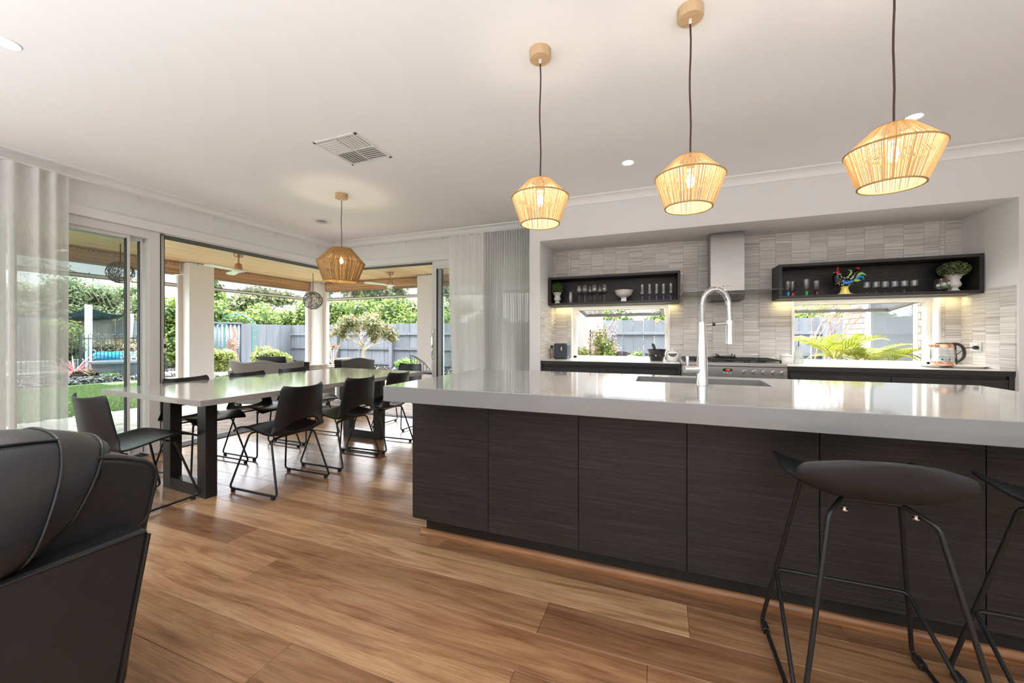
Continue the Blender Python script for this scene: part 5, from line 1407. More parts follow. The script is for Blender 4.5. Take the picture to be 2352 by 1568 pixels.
# lawn and beds
ground('lawn_ground', -16.0, -8.25, -14, 9.5, -0.075, LAWN)
ground('lawn_ground', -16.0, 1.5, 7.4, 9.8, -0.075, LAWN)
ground('garden_bed', -18.2, -13.9, -14, 14, -0.07, SOIL)
ground('garden_bed', -16, 5, 9.8, 14, -0.07, SOIL)
ground('pool_surround', -40, -18.2, -14, 16, -0.02, CONC)
ground('far_ground', -80, 60, 14, 90, -0.12, LAWN)
ground('far_ground', -120, -40, -60, 90, -0.12, LAWN)
ground('side_path', 0.5, 4.3, 4.73, 9.8, -0.08, CONC)
def blades(name, label, x0, x1, y0, y1, z, n, h):
    P = np.column_stack([nrg.uniform(x0, x1, n), nrg.uniform(y0, y1, n), np.full(n, z)])
    a = nrg.uniform(0, 2 * PI, n); s = h * nrg.uniform(0.6, 1.2, n); w = 0.006
    dx_, dy_ = np.cos(a), np.sin(a)
    V = np.empty((n, 3, 3))
    V[:, 0] = P + np.column_stack([dx_ * w, dy_ * w, np.zeros(n)]); V[:, 1] = P - np.column_stack([dx_ * w, dy_ * w, np.zeros(n)])
    V[:, 2] = P + np.column_stack([nrg.normal(0, 0.010, n), nrg.normal(0, 0.010, n), s])
    o = fast_mesh(name, V.reshape(-1, 3), np.arange(n * 3).reshape(n, 3), GRASSB, None, 'stuff', 3)
    return tag(o, label, 'grass')
blades('grass', 'bright green artificial-looking lawn beyond the paving on the left', -13.6, -8.26, 0.5, 5.5, -0.075, 90000, 0.03)
blades('grass', 'strip of green lawn beyond the corner pillar', -13.0, -8.26, 5.5, 9.5, -0.075, 40000, 0.03)
# black mulch and white pebbles
def scatter(name, label, cat, x0, x1, y0, y1, z, n, s, m, fn=None):
    P = np.column_stack([nrg.uniform(x0, x1, n), nrg.uniform(y0, y1, n), np.full(n, z)])
    P[:, 2] += nrg.uniform(0, s * 0.6, n)
    N = nrg.normal(size=(n, 3)); N[:, 2] = abs(N[:, 2]) + 0.6; N /= np.linalg.norm(N, axis=1, keepdims=True)
    V, F = leaf_arrays(P, N, s, 0.6)
    return tag(fast_mesh(name, V, F, m, None, 'stuff'), label, cat)
scatter('mulch', 'black chipped mulch of the garden bed in front of the pool fence', 'mulch', -18.0, -13.9, 3.0, 9.0, -0.06, 16000, 0.10, MULCHM)
scatter('pebbles', 'white pebbles around the bushes below the windmill', 'pebbles', -14.9, -12.6, 7.4, 11.0, -0.06, 9000, 0.12, PEBBLE)
scatter('mulch', 'dark mulch along the right fence behind the birdbath', 'mulch', -12, 2, 10.2, 12.2, -0.06, 9000, 0.11, MULCHM)
MB_ed = struct(MB().box(-18.25, -17.95, -4, 11.6, -0.1, 0.02), 'garden_edging', mat('edging_white', (0.30, 0.29, 0.28), 0.8))
struct(MB().box(-17.4, -17.2, 8.0, 9.6, -0.1, 0.14), 'garden_edging', MATS['edging_white'])

# patio roof: lining boards, beams, pillars
CZ = 2.48
proof = struct(MB().box(-8.35, -4.86, -3.0, 7.6, CZ + 0.03, CZ + 0.12).box(-4.86, -0.9, 4.70, 7.6, CZ + 0.03, CZ + 0.12), 'patio_ceiling', MATS['mortar'])
nb = 0
for k in range(60):
    x0 = -8.3 + 0.0858 * k
    y0 = -2.9 if x0 + 0.084 < -4.86 else 4.71
    MB().box(x0, x0 + 0.075, y0, 7.45, CZ, CZ + 0.03).build('lining_board', LINING, proof)
    if x0 > -1.3: break
def beam(label, axis, fixed, a0, a1):
    t = thing('patio_beam', label, 'beam')
    for i in range(3):
        z0 = 2.25 + 0.078 * i
        if axis == 'y': MB().box(fixed - 0.16, fixed, a0, a1, z0, z0 + 0.0755).build('cladding_board', BEAMW, t, bevel=0.002, seg=1)
        else: MB().box(a0, a1, fixed, fixed + 0.16, z0, z0 + 0.0755).build('cladding_board', BEAMW, t, bevel=0.002, seg=1)
    return t
beam('timber clad patio beam left of the wide white pillar', 'y', -7.85, -2.8, 4.22)
beam('timber clad patio beam between the wide pillar and the corner pillar', 'y', -7.85, 4.74, 6.90)
beam('timber clad patio beam along the back of the patio, right of the corner pillar', 'x', 7.12, -7.60, -4.90)
beam('timber clad patio beam along the back of the patio behind the back door', 'x', 7.12, -4.35, -1.45)
def pillar(label, x0, x1, y0, y1, chans):
    t = thing('patio_pillar', label, 'pillar')
    MB().box(x0, x1, y0, y1, -0.05, CZ).build('shaft', OUTW, t, bevel=0.006)
    for c in chans: MB().box(*c, -0.05, 2.24).build('blind_channel', mat('channel_beige', (0.60, 0.56, 0.52), 0.5), t, bevel=0.004)
    return t
pillar('wide white rendered pillar at the left of the patio opening', -8.02, -7.70, 4.285, 4.69, [(-7.95, -7.88, 4.21, 4.285), (-7.95, -7.88, 4.69, 4.74)])
pillar('white rendered corner pillar behind the wire ball', -8.02, -7.70, 6.945, 7.28, [(-7.95, -7.86, 6.86, 6.945), (-7.70, -7.60, 7.16, 7.26)])
pillar('white rendered pillar at the right of the back opening behind the wire chair', -4.83, -4.36, 6.95, 7.28, [(-4.90, -4.83, 7.16, 7.25)])
pillar('pale rendered pillar outside the left servery window', -1.45, -1.05, 6.95, 7.28, [(-1.05, -0.97, 7.12, 7.22)])
def blind(label, axis, f, a0, a1, zb=2.085, zt=2.25):
    t = thing('outdoor_blind', label, 'blind')
    if axis == 'y': 
        MB().box(f - 0.002, f + 0.002, a0, a1, zb, zt).build('mesh_fabric', MESHB, t)
        MB().box(f - 0.022, f + 0.022, a0 - 0.03, a1 + 0.03, zb - 0.045, zb).build('bottom_bar', ALU, t, bevel=0.006)
        MB().box(f - 0.024, f + 0.024, a0 - 0.03, a1 + 0.03, zb - 0.003, zb + 0.008).box(f - 0.024, f + 0.024, a0 - 0.03, a1 + 0.03, zb - 0.052, zb - 0.045).build('bar_seal', BLKP, t)
    else:
        MB().box(a0, a1, f - 0.002, f + 0.002, zb, zt).build('mesh_fabric', MESHB, t)
        MB().box(a0 - 0.03, a1 + 0.03, f - 0.022, f + 0.022, zb - 0.045, zb).build('bottom_bar', ALU, t, bevel=0.006)
        MB().box(a0 - 0.03, a1 + 0.03, f - 0.024, f + 0.024, zb - 0.003, zb + 0.008).box(a0 - 0.03, a1 + 0.03, f - 0.024, f + 0.024, zb - 0.052, zb - 0.045).build('bar_seal', BLKP, t)
    return t
blind('raised dark mesh blind at the left, under the beam beside the wide pillar', 'y', -7.92, -2.6, 4.17)
blind('raised dark mesh blind between the wide pillar and the corner pillar', 'y', -7.92, 4.77, 6.83)
blind('raised dark mesh blind along the back opening of the patio', 'x', 7.20, -7.55, -4.93)
blind('raised dark mesh blind at the back, behind the sliding door curtain', 'x', 7.20, -4.33, -1.48)
# fairy lights stapled along the beams
fl_ = thing('fairy_lights', 'dark string of icicle fairy lights along the patio beams and pillars', 'fairy lights')
path = [(-7.84, -1.5, 2.455)] + [(-7.84, 4.2, 2.45), (-7.69, 4.28, 2.47), (-7.69, 4.69, 2.465), (-7.84, 4.75, 2.45), (-7.84, 6.88, 2.455), (-7.69, 6.95, 2.47), (-7.60, 7.10, 2.46), (-4.92, 7.10, 2.46), (-4.83, 6.94, 2.47), (-4.40, 6.94, 2.47)]
wire = []; mbw = MB(); 
for a_, b_ in zip(path[:-1], path[1:]):
    a_, b_ = Vector(a_), Vector(b_); n_ = max(1, int((b_ - a_).length / 0.06))
    for k in range(n_):
        p = a_.lerp(b_, k / n_); wire.append(p + Vector((0, 0, rnd.uniform(-0.006, 0.006))))
        mbw.tube([p, p + Vector((rnd.uniform(-.01, .01), rnd.uniform(-.01, .01), -rnd.uniform(0.012, 0.04)))], 0.004, 4)
low = [(-7.84, 4.2, 2.256), (-7.84, -1.5, 2.258)]
for seg_ in ([(-7.845, -1.5, 2.262), (-7.845, 4.22, 2.258), (-7.845, 4.24, 2.45)], [(-7.845, 4.75, 2.45), (-7.845, 4.76, 2.258), (-7.845, 6.88, 2.258), (-7.845, 6.9, 2.45)], [(-7.58, 7.115, 2.45), (-7.57, 7.115, 2.258), (-4.92, 7.115, 2.258)]):
    w2 = []
    for a_, b_ in zip(seg_[:-1], seg_[1:]):
        a_, b_ = Vector(a_), Vector(b_); n_ = max(1, int((b_ - a_).length / 0.1))
        for k in range(n_ + 1):
            p = a_.lerp(b_, k / n_); w2.append(p)
            mbw.ball(p, 0.006, 5, 4)
    mbw.tube(w2, 0.0022, 4)
mbw.tube(wire, 0.003, 4)
mbw.build('light_string', mat('dark_wire', (0.03, 0.02, 0.015), 0.6), fl_)
t = thing('fairy_light_swag', 'loose swag of fairy lights across the patio ceiling at the far left', 'fairy lights')
mb = MB(); pts = [Vector((-6.9 + 1.2 * k / 30, 0.9 + 2.0 * k / 30, CZ - 0.012 - 0.02 * math.sin(PI * k / 30))) for k in range(31)]
mb.tube(pts, 0.003, 4)
for p in pts: mb.tube([p, p + Vector((rnd.uniform(-.01, .01), 0, -0.03))], 0.004, 4)
mb.build('light_string', MATS['dark_wire'], t)

# ceiling fans
def fan(label, x, y, angs):
    t = thing('ceiling_fan', label, 'ceiling fan', (x, y, CZ), 0, 'copper ceiling fans of the patio')
    MB().lathe([(0.062, 0), (0.066, -0.03), (0.05, -0.055), (0.016, -0.06), (0, -0.06)], 24).build('canopy', BRASS, t, smooth=40)
    MB().lathe([(0.011, -0.055), (0.011, -0.165), (0, -0.165)], 12).build('down_rod', BRASS, t, smooth=40)
    MB().lathe([(0.02, -0.15), (0.045, -0.165), (0.052, -0.235), (0.05, -0.25), (0, -0.25)], 24).build('motor', BRASS, t, smooth=40)
    MB().lathe([(0.05, -0.25), (0.096, -0.262), (0.085, -0.282), (0.02, -0.298), (0.008, -0.305), (0, -0.305)], 24).build('hub_plate', ALU, t, smooth=40)
    bm_ = MB(); 
    bm_.prism(rounded([(0.09, -0.045), (0.50, -0.065), (0.56, -0.02), (0.56, 0.02), (0.50, 0.065), (0.09, 0.045)], 0.04, 4), -0.004, 0.004, 'z')
    me_ = bm_.mesh('blade')
    for a in angs: part('blade', me_, mat('pale_blade', (0.68, 0.72, 0.66), 0.3), t, (0, 0, -0.268), (R(9), 0, R(a)))
    return t
fan('copper and white ceiling fan on the left part of the patio', -6.274, 4.181, (40, 160, 280))
fan('copper and white ceiling fan on the back part of the patio', -5.156, 6.478, (10, 130, 250))
# wire balls
def wire_ball(label, x, y, z, r):
    t = thing('wire_ball_light', label, 'hanging ball', (x, y, z), 0, 'woven wire balls hanging from the patio ceiling')
    mb = MB(); q = random.Random(int(r * 1000))
    for k in range(26):
        n_ = Vector((q.gauss(0, 1), q.gauss(0, 1), q.gauss(0, 1))).normalized(); off = q.uniform(-0.75, 0.75); u_ = n_.orthogonal().normalized(); v_ = n_.cross(u_); rr_ = math.sqrt(1 - off * off)
        mb.tube([(n_ * off + (u_ * math.cos(2 * PI * i / 24) + v_ * math.sin(2 * PI * i / 24)) * rr_) * r * q.uniform(0.985, 1.01) for i in range(24)], 0.0032, 4, closed=True)
    mb.build('wire_frame', mat('grey_wire', (0.06, 0.055, 0.05), 0.5), t)
    MB().tube([(0, 0, r), (0.004, 0, (r + CZ - z) / 2), (0, 0, CZ - z)], 0.006, 6).build('hanging_cord', CORDM, t)
    return t
wire_ball('woven wire ball hanging in front of the corner pillar', -6.721, 5.994, 1.91, 0.182)
wire_ball('woven wire ball hanging behind the left sliding door glass', -7.15, 3.12, 2.07, 0.15)

# patio furniture
WICK = m_wicker('wicker_pale', (0.09, 0.083, 0.076), (0.25, 0.235, 0.215), 120)
WICKD = m_wicker('wicker_dark', (0.035, 0.032, 0.03), (0.12, 0.112, 0.104), 120)
CUSHB = mat('charcoal_cushion', (0.02, 0.021, 0.024), 0.8, bump=0.1, bscale=200)
CUSHP = mat('pale_patterned_cushion', (0.50, 0.46, 0.40), 0.85, noise=0.45, nscale=28)
PZ = -0.042
def pillow(t, nm, c, hx, hy, hz, rot, m_):
    def f(u, v):
        a, b = 2 * u - 1, 2 * v - 1
        return a, b
    mb = MB()
    M = Matrix.Translation(c) @ Euler(tuple(R(q) for q in rot)).to_matrix().to_4x4()
    for sgn in (1, -1):
        mb.grid(lambda u, v: (hx * (2 * u - 1) * (1 - 0.06 * (1 - abs(2 * v - 1))), hy * (sgn * (max(0, (1 - (2 * u - 1) ** 4)) * max(0, (1 - (2 * v - 1) ** 4))) ** 0.6), hz * (2 * v - 1) * (1 - 0.06 * (1 - abs(2 * u - 1)))), 14, 14, M=M)
    return mb.build(nm, m_, t, smooth=70)
def wicker_seat(label, x, y, rz, w, m_, nm, dep=0.78, hb=0.80):
    """local: faces +y, back at y=-dep/2"""
    t = thing(nm, label, 'outdoor sofa' if w > 1 else 'armchair', (x, y, PZ), rz)
    def back(u, v):
        a = 2 * u - 1
        lean = 0.16 * v
        dip = 0.02 * math.cos(a * PI * (2 if w > 1 else 1)) - 0.02
        ww = w / 2 * (0.93 + 0.07 * v)
        return (a * ww, -dep / 2 + 0.14 - lean + 0.06 * abs(a) ** 6, 0.30 + (hb - 0.30 + dip) * v)
    MB().grid(back, 24, 10).build('back', m_, t, smooth=60, solid=0.05)
    MB().tube([Vector(back(k / 24, 1.0)) for k in range(25)], 0.028, 8).build('top_roll', m_, t, smooth=60)
    MB().box(-w / 2 + 0.02, w / 2 - 0.02, -dep / 2 + 0.10, dep / 2, 0.10, 0.34).build('seat_frame', m_, t, bevel=0.02)
    for s in (-1, 1):
        MB().prism(rounded([(-dep / 2 + 0.1, 0.08), (dep / 2, 0.08), (dep / 2, 0.56), (-dep / 2 + 0.03, 0.66)], 0.05, 3), s * w / 2 - 0.045, s * w / 2 + 0.045, 'x').build('arm', m_, t, bevel=0.015)
        for yy in (-dep / 2 + 0.15, dep / 2 - 0.06): MB().box(s * (w / 2 - 0.06) - 0.025, s * (w / 2 - 0.06) + 0.025, yy - 0.025, yy + 0.025, 0, 0.10).build('leg', BLKM, t)
    pc = MB().box(-w / 2 + 0.06, w / 2 - 0.06, -dep / 2 + 0.16, dep / 2 + 0.02, 0.34, 0.45).build('seat_cushion', CUSHB, t, bevel=0.035, seg=3)
    return t
ws = wicker_seat('pale grey wicker outdoor sofa seen from behind through the patio opening', -5.95, 4.70, R(12), 1.32, WICK, 'outdoor_sofa', 0.80, 0.80)
def cushion(label, c, s, rot, m_, grp='cushions on the outdoor sofa'):
    t = thing('cushion', label, 'cushion', c, 0, grp)
    pillow(t, 'cushion_cover', (0, 0, 0), *s, rot, m_)
    return t
cushion('black cushion leaning on the middle of the wicker sofa back, showing above it', (-5.86, 4.47, 0.68), (0.24, 0.08, 0.17), (14, 0, 12), CUSHB)
cushion('black cushion at the right end of the wicker sofa', (-5.36, 4.56, 0.62), (0.13, 0.07, 0.16), (14, 8, 20), CUSHB)
cushion('pale patterned cushion at the right end of the sofa, the upper one', (-5.36, 4.84, 0.56), (0.2, 0.07, 0.15), (-30, 0, 55), CUSHP)
cushion('pale patterned cushion at the right end of the sofa, the lower nearer one', (-5.20, 4.74, 0.52), (0.18, 0.07, 0.15), (-30, 0, 48), CUSHP)
wa = wicker_seat('dark grey wicker armchair seen from behind in the back opening', -5.30, 5.68, R(50), 0.52, WICKD, 'wicker_armchair', 0.72, 0.80)
cushion('black cushion along the left side of the wicker armchair', (-5.28, 5.42, 0.56), (0.20, 0.05, 0.19), (10, 0, 50), CUSHB, 'cushion of the wicker armchair')
t = thing('patio_table', 'grey stone topped outdoor table beyond the sofa', 'table', (-6.35, 6.15, PZ), R(30))
MB().box(-0.55, 0.55, -0.33, 0.33, 0.55, 0.60).build('tabletop', mat('pale_grey_top', (0.56, 0.56, 0.55), 0.25), t, bevel=0.004)
MB().box(-0.5, 0.5, -0.28, 0.28, 0.49, 0.55).build('apron', BLKM, t)
for sx in (-0.46, 0.46):
    for sy in (-0.25, 0.25): MB().box(sx - 0.03, sx + 0.03, sy - 0.03, sy + 0.03, 0, 0.49).build('leg', BLKM, t)
t = thing('serving_board', 'thin terracotta coloured board lying on the patio table', 'board', (-6.5, 6.1, PZ + 0.6005), R(30))
MB().box(-0.24, 0.24, -0.15, 0.15, 0, 0.014).build('board', mat('terracotta_board', (0.55, 0.28, 0.18), 0.6), t, bevel=0.005)
# wire bar stool
t = thing('wire_stool', 'white wire-backed outdoor stool with black pad by the right pillar', 'stool', (-4.05, 6.05, PZ), R(-55))
WIREM = mat('stool_wire', (0.10, 0.10, 0.10), 0.4)
for s in (-1, 1):
    for f in (-1, 1): MB().tube(fillet([(0.05 * s, 0.05 * f, 0.52), (0.15 * s, 0.15 * f, 0.52), (0.20 * s, 0.21 * f, 0.0)], 0.04), 0.010, 8).build('leg', WIREM, t, smooth=60)
MB().tube([(0.185 * math.cos(2 * PI * k / 24), 0.185 * math.sin(2 * PI * k / 24), 0.2) for k in range(24)], 0.008, 6, closed=True).build('foot_ring', WIREM, t, smooth=60)
MB().lathe([(0.0, 0.525), (0.19, 0.53), (0.205, 0.55), (0.18, 0.565), (0, 0.567)], 28).build('seat_pad', CUSHB, t, smooth=50)
wb_ = MB()
for k in range(17):
    a = R(-205 + 230 * k / 16)
    e = math.sin(PI * k / 16)
    top = 0.60 + 0.28 * e ** 0.8
    wb_.tube([(0.20 * math.cos(a), 0.20 * math.sin(a), 0.535), (0.235 * math.cos(a), 0.235 * math.sin(a), 0.60), (0.245 * math.cos(a), 0.245 * math.sin(a), top)], 0.005, 5)
wb_.tube([(0.245 * math.cos(R(-205 + 230 * k / 32)), 0.245 * math.sin(R(-205 + 230 * k / 32)), 0.60 + 0.28 * math.sin(PI * k / 32) ** 0.8) for k in range(33)], 0.009, 6)
wb_.build('wire_back', mat('stool_wire_pale', (0.16, 0.16, 0.16), 0.4), t, smooth=60)

# ------------------------------------------------------------------ fences
BW = 0.30
fb = MB().box(-BW / 2 + 0.004, BW / 2 - 0.004, -0.010, 0.010, 0, 1.76).mesh('paling')
fc = MB().box(-0.035, 0.035, -0.018, 0.018, 0, 1.755).mesh('cover_strip')
def fence(label, axis, f, a0, a1, inner, rails=True, h=1.66, group='grey painted paling fences', covers=False):
    """inner = +1/-1: side of the rails along the other axis"""
    t = thing('paling_fence', label, 'fence', (0, 0, 0), 0, group)
    n = int(round((a1 - a0) / BW))
    s = (h + 0.1) / 1.76
    for k in range(n):
        a = a0 + BW * (k + 0.5)
        o = part('paling', fb, FENCE, t, (a, f + (0.009 if k % 2 else 0), GZ) if axis == 'x' else (f + (0.009 if k % 2 else 0), a, GZ), None if axis == 'x' else (0, 0, PI / 2))
        o.scale = (1, 1, s * (1 + 0.004 * math.sin(k * 3.1)))
    if rails:
        for z in (0.12, 0.70, 1.27):
            if axis == 'x': MB().box(a0, a1, f + inner * 0.02, f + inner * 0.06, z - 0.045, z + 0.045).build('rail', FENCE, t)
            else: MB().box(f + inner * 0.02, f + inner * 0.06, a0, a1, z - 0.045, z + 0.045).build('rail', FENCE, t)
        k = 0
        a = a0 + 0.05
        while a < a1:
            if axis == 'x': MB().box(a - 0.07, a + 0.07, f + inner * 0.02, f + inner * 0.15, GZ, 1.50).build('post', FENCE, t, bevel=0.004)
            else: MB().box(f + inner * 0.02, f + inner * 0.15, a - 0.07, a + 0.07, GZ, 1.50).build('post', FENCE, t, bevel=0.004)
            a += 2.73
    return t
fence('grey paling fence with rails and posts along the back of the garden', 'x', 12.27, -15.15, 5.2, -1)
fence('grey paling fence without rails, left of the fence corner behind the wire sofa', 'y', -15.0, 10.2, 12.3, 1, False)
t = thing('metal_fence', 'grey corrugated metal fence panel behind the copper windmill', 'fence')
mb = MB()
def corr(u, v):
    y = 8.3 + 1.8 * u; return (-14.98 + 0.022 * math.copysign(min(1, abs(math.sin(u * 1.8 / 0.075 * PI)) * 1.8), math.sin(u * 1.8 / 0.075 * PI)), y, GZ + 1.76 * v)
mb.grid(corr, 200, 1); mb.build('corrugated_sheet', mat('fence_metal', (0.135, 0.148, 0.166), 0.45), t, smooth=20, solid=0.004)
MB().box(-15.02, -14.94, 8.3, 10.1, 1.64, 1.70).build('top_rail', MATS['fence_metal'], t)
MB().box(-15.03, -14.93, 10.06, 10.2, GZ, 1.66).build('end_post', MATS['fence_metal'], t)
fence('grey paling fence behind the pool at the far left', 'y', -24.5, 3.0, 16.2, 1, False, 1.95)
# pool fence of hooped black tubes
t = thing('pool_fence', 'black tubular pool safety fence with hooped tops', 'fence')
PFM = mat('pool_fence_black', (0.05, 0.06, 0.07), 0.4)
hoop = MB().tube(fillet([(0, -0.05, 0.02), (0, -0.05, 1.1), (0, -0.05, 1.24), (0, 0.05, 1.24), (0, 0.05, 1.1), (0, 0.05, 0.02)], 0.05, 4), 0.011, 6).mesh('hoop', 60)
y = 3.0
while y < 11.6:
    part('hoop', hoop, PFM, t, (-18.3, y, 0)); y += 0.20
MB().box(-18.315, -18.285, 2.9, 11.7, 1.08, 1.12).build('top_rail', PFM, t); MB().box(-18.315, -18.285, 2.9, 11.7, 0.08, 0.11).build('bottom_rail', PFM, t)
for yy in (3.0, 4.95, 6.95, 8.95, 10.95): MB().box(-18.33, -18.27, yy - 0.03, yy + 0.03, -0.08, 1.30).build('post', PFM, t)
# pool things
t = thing('shade_sail', 'dark teal shade sail stretched beyond the pool fence', 'shade sail')
def sail(u, v):
    A, B, C_, D = Vector((-19.66, 7.68, 2.24)), Vector((-24.3, 10.95, 2.28)), Vector((-28.5, 11.5, 2.05)), Vector((-23.9, 7.98, 2.08))
    p = A.lerp(B, u).lerp(D.lerp(C_, u), v)
    p.z -= 0.5 * (u * (1 - u)) + 0.5 * (v * (1 - v))
    return p
MB().grid(sail, 16, 16).build('sail_cloth', mat('sail_teal', (0.035, 0.075, 0.085), 0.8), t, smooth=60, solid=0.006)
for (nm, x, y, h, lean) in (('near', -19.66, 7.68, 2.36, 0.0), ('far', -24.2, 10.85, 2.3, 0.1)):
    t = thing('sail_post', 'white steel post holding the shade sail, %s one' % ('nearer' if nm == 'near' else 'farther'), 'post', (x, y, -0.02))
    MB().tube([(0, 0, 0), (lean, lean, h)], 0.10 if nm == 'near' else 0.08, 14).build('post_shaft', mat('post_white', (0.66, 0.70, 0.73), 0.5), t, smooth=50)
t = thing('pool_roller', 'bright blue rolled pool cover on a white roller frame', 'pool cover', (-20.3, 8.65, -0.02), R(-80))
def roll(u, v):
    th = 2 * PI * u; r = 0.19 + 0.010 * math.sin(7 * th + 20 * v); tp_ = min(1, 8 * v, 8 * (1 - v)) ** 0.5
    return (r * tp_ * math.cos(th), -1.1 + 3.0 * v, 0.40 + r * tp_ * math.sin(th))
MB().grid(roll, 28, 30, True).build('rolled_cover', mat('pool_blue', (0.02, 0.36, 0.68), 0.4), t, smooth=60)
for yy in (-1.25, 2.05): MB().tube([(-0.3, yy, 0), (0, yy, 0.40), (0.3, yy, 0)], 0.03, 8).tube([(0.26 * math.cos(2 * PI * k / 20), yy, 0.42 + 0.26 * math.sin(2 * PI * k / 20)) for k in range(20)], 0.02, 6, closed=True).build('roller_stand', PLASTW, t, smooth=60)
struct(MB().box(-21.9, -21.3, 4.5, 12.0, -0.02, 0.25), 'pool_wall', mat('pool_coping', (0.32, 0.32, 0.31), 0.6))
t = thing('planter_tub', 'half-round grey planter tub in the mulch by the pool fence', 'planter', (-15.75, 6.9, -0.06))
MB().lathe([(0.55, 0), (0.66, 0.40), (0.70, 0.41), (0.70, 0.47), (0.64, 0.47), (0.60, 0.35), (0, 0.35)], 36).build('tub', mat('tub_grey', (0.16, 0.18, 0.21), 0.6), t, smooth=40)
foliage('plant', [(0.1, 0.2, 0.75, 0.3, 0.3, 0.32)], 160, 0.09, m_leaf('pink_plant', (0.45, 0.22, 0.18), (0.62, 0.50, 0.34)), t, 0.3)

# ------------------------------------------------------------------ planting
LG = m_leaf('hedge_leaf', (0.03, 0.085, 0.016), (0.27, 0.34, 0.075), 0.33)
LY = m_leaf('golden_leaf', (0.07, 0.12, 0.022), (0.34, 0.34, 0.085), 0.33)
LGUM = m_leaf('gum_leaf', (0.15, 0.17, 0.085), (0.44, 0.46, 0.26), 0.3)
LDK = m_leaf('dark_leaf', (0.03, 0.07, 0.02), (0.15, 0.24, 0.07), 0.3)
LMAG = m_leaf('magnolia_leaf', (0.09, 0.13, 0.05), (0.30, 0.32, 0.17), 0.3)
LBR = m_leaf('magnolia_brown_leaf', (0.13, 0.065, 0.025), (0.34, 0.21, 0.10), 0.3)
LRED = m_leaf('cordyline_leaf', (0.25, 0.04, 0.06), (0.62, 0.24, 0.24), 0.3)
LPNK = m_leaf('pink_leaf', (0.55, 0.30, 0.28), (0.75, 0.58, 0.50), 0.3)
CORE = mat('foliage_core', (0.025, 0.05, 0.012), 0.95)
def tree(nm, label, x, y, z0, blobs, n, size, m_, cat='tree', group=None, trunk=True, core=True, tr=0.09, ratio=0.5):
    t = thing(nm, label, cat, (x, y, z0), 0, group)
    q = random.Random(int(abs(x * 31 + y * 17)))
    if trunk:
        mb = MB(); top = max(b[2] for b in blobs)
        base = min(b[2] - b[5] for b in blobs)
        mb.tube([(0, 0, 0), (0.05, 0.02, top * 0.5), (0, 0, top)], [tr, tr * 0.7, tr * 0.3], 8)
        for b in blobs: mb.tube([(0.03, 0.01, max(0.1, base * 0.7)), (b[0] * 0.5, b[1] * 0.5, (base + b[2]) / 2), (b[0], b[1], b[2])], [tr * 0.5, tr * 0.35, tr * 0.15], 6)
        mb.build('trunk', BARK, t, smooth=60)
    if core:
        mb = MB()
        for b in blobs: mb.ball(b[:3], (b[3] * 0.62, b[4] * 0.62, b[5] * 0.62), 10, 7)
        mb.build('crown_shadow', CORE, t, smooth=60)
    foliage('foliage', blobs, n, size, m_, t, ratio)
    return t
def bushy(h, w, q, n=7):
    return [(q.uniform(-w, w) * 0.6, q.uniform(-w, w) * 0.6, h * (0.45 + 0.42 * q.random()), w * q.uniform(0.45, 0.7), w * q.uniform(0.45, 0.7), h * q.uniform(0.2, 0.32)) for _ in range(n)]
q = random.Random(11)
hed = [(-17.0, 9.3, 2.7), (-17.1, 10.7, 3.3), (-17.0, 12.0, 2.75), (-17.2, 13.2, 2.5), (-15.9, 14.3, 3.0), (-14.4, 14.3, 3.1), (-12.9, 14.2, 2.9), (-11.4, 14.4, 3.1), (-10.0, 14.3, 2.3), (-8.3, 14.1, 2.1), (-6.9, 14.4, 2.2)]
for i, (x, y, h) in enumerate(hed):
    bl = bushy(h, 1.05, q, 8) + [(0, 0, h * 0.35, 1.0, 1.0, h * 0.35)]
    side = 'the metal fence' if i < 5 else 'the right paling fence'
    tree('hedge_tree', 'glossy green and gold hedge tree, %s from the left behind %s' % (['first', 'second', 'third', 'fourth', 'fifth', 'first', 'second', 'third', 'fourth', 'fifth', 'sixth'][i], side), x, y, GZ, bl, 6500, 0.17, LG, group='hedge trees behind the fences')
gums = [(-40.5, 16.6, 5.4), (-42.5, 14.6, 5.1), (-40.0, 19.5, 4.8), (-33.0, 18.0, 4.7), (-27.5, 19.5, 4.9), (-22, 23, 5.6), (-44, 11.0, 5.2), (-16.5, 25.5, 5.4)]
for i, (x, y, h) in enumerate(gums):
    bl = [(q.uniform(-2.6, 2.6), q.uniform(-2.6, 2.6), h * q.uniform(0.5, 0.92), q.uniform(0.9, 1.6), q.uniform(0.9, 1.6), q.uniform(0.6, 0.95)) for _ in range(12)]
    tree('gum_tree', 'pale olive gum tree far beyond the fences, %s along the skyline from the left' % ['second', 'first', 'third', 'fourth', 'fifth', 'sixth', 'farthest left', 'seventh'][i], x, y, GZ, bl, 6500, 0.26, LGUM, group='gum trees on the skyline', tr=0.16)
con = [(-16.9, 19.2, 4.5), (-15.3, 19.9, 4.5)]
for i, (x, y, h) in enumerate(con):
    bl = [(q.uniform(-0.8, 0.8) * (1 - k / 8), q.uniform(-0.8, 0.8) * (1 - k / 8), h * (0.35 + 0.6 * k / 8), 1.3 * (1 - 0.75 * k / 8), 1.3 * (1 - 0.75 * k / 8), 0.6) for k in range(9)]
    tree('dark_tree', 'dark bushy tree showing through the back blind, %s' % ('left one' if i == 0 else 'right one'), x, y, GZ, bl, 5000, 0.2, LDK, group='dark trees behind the back fence')
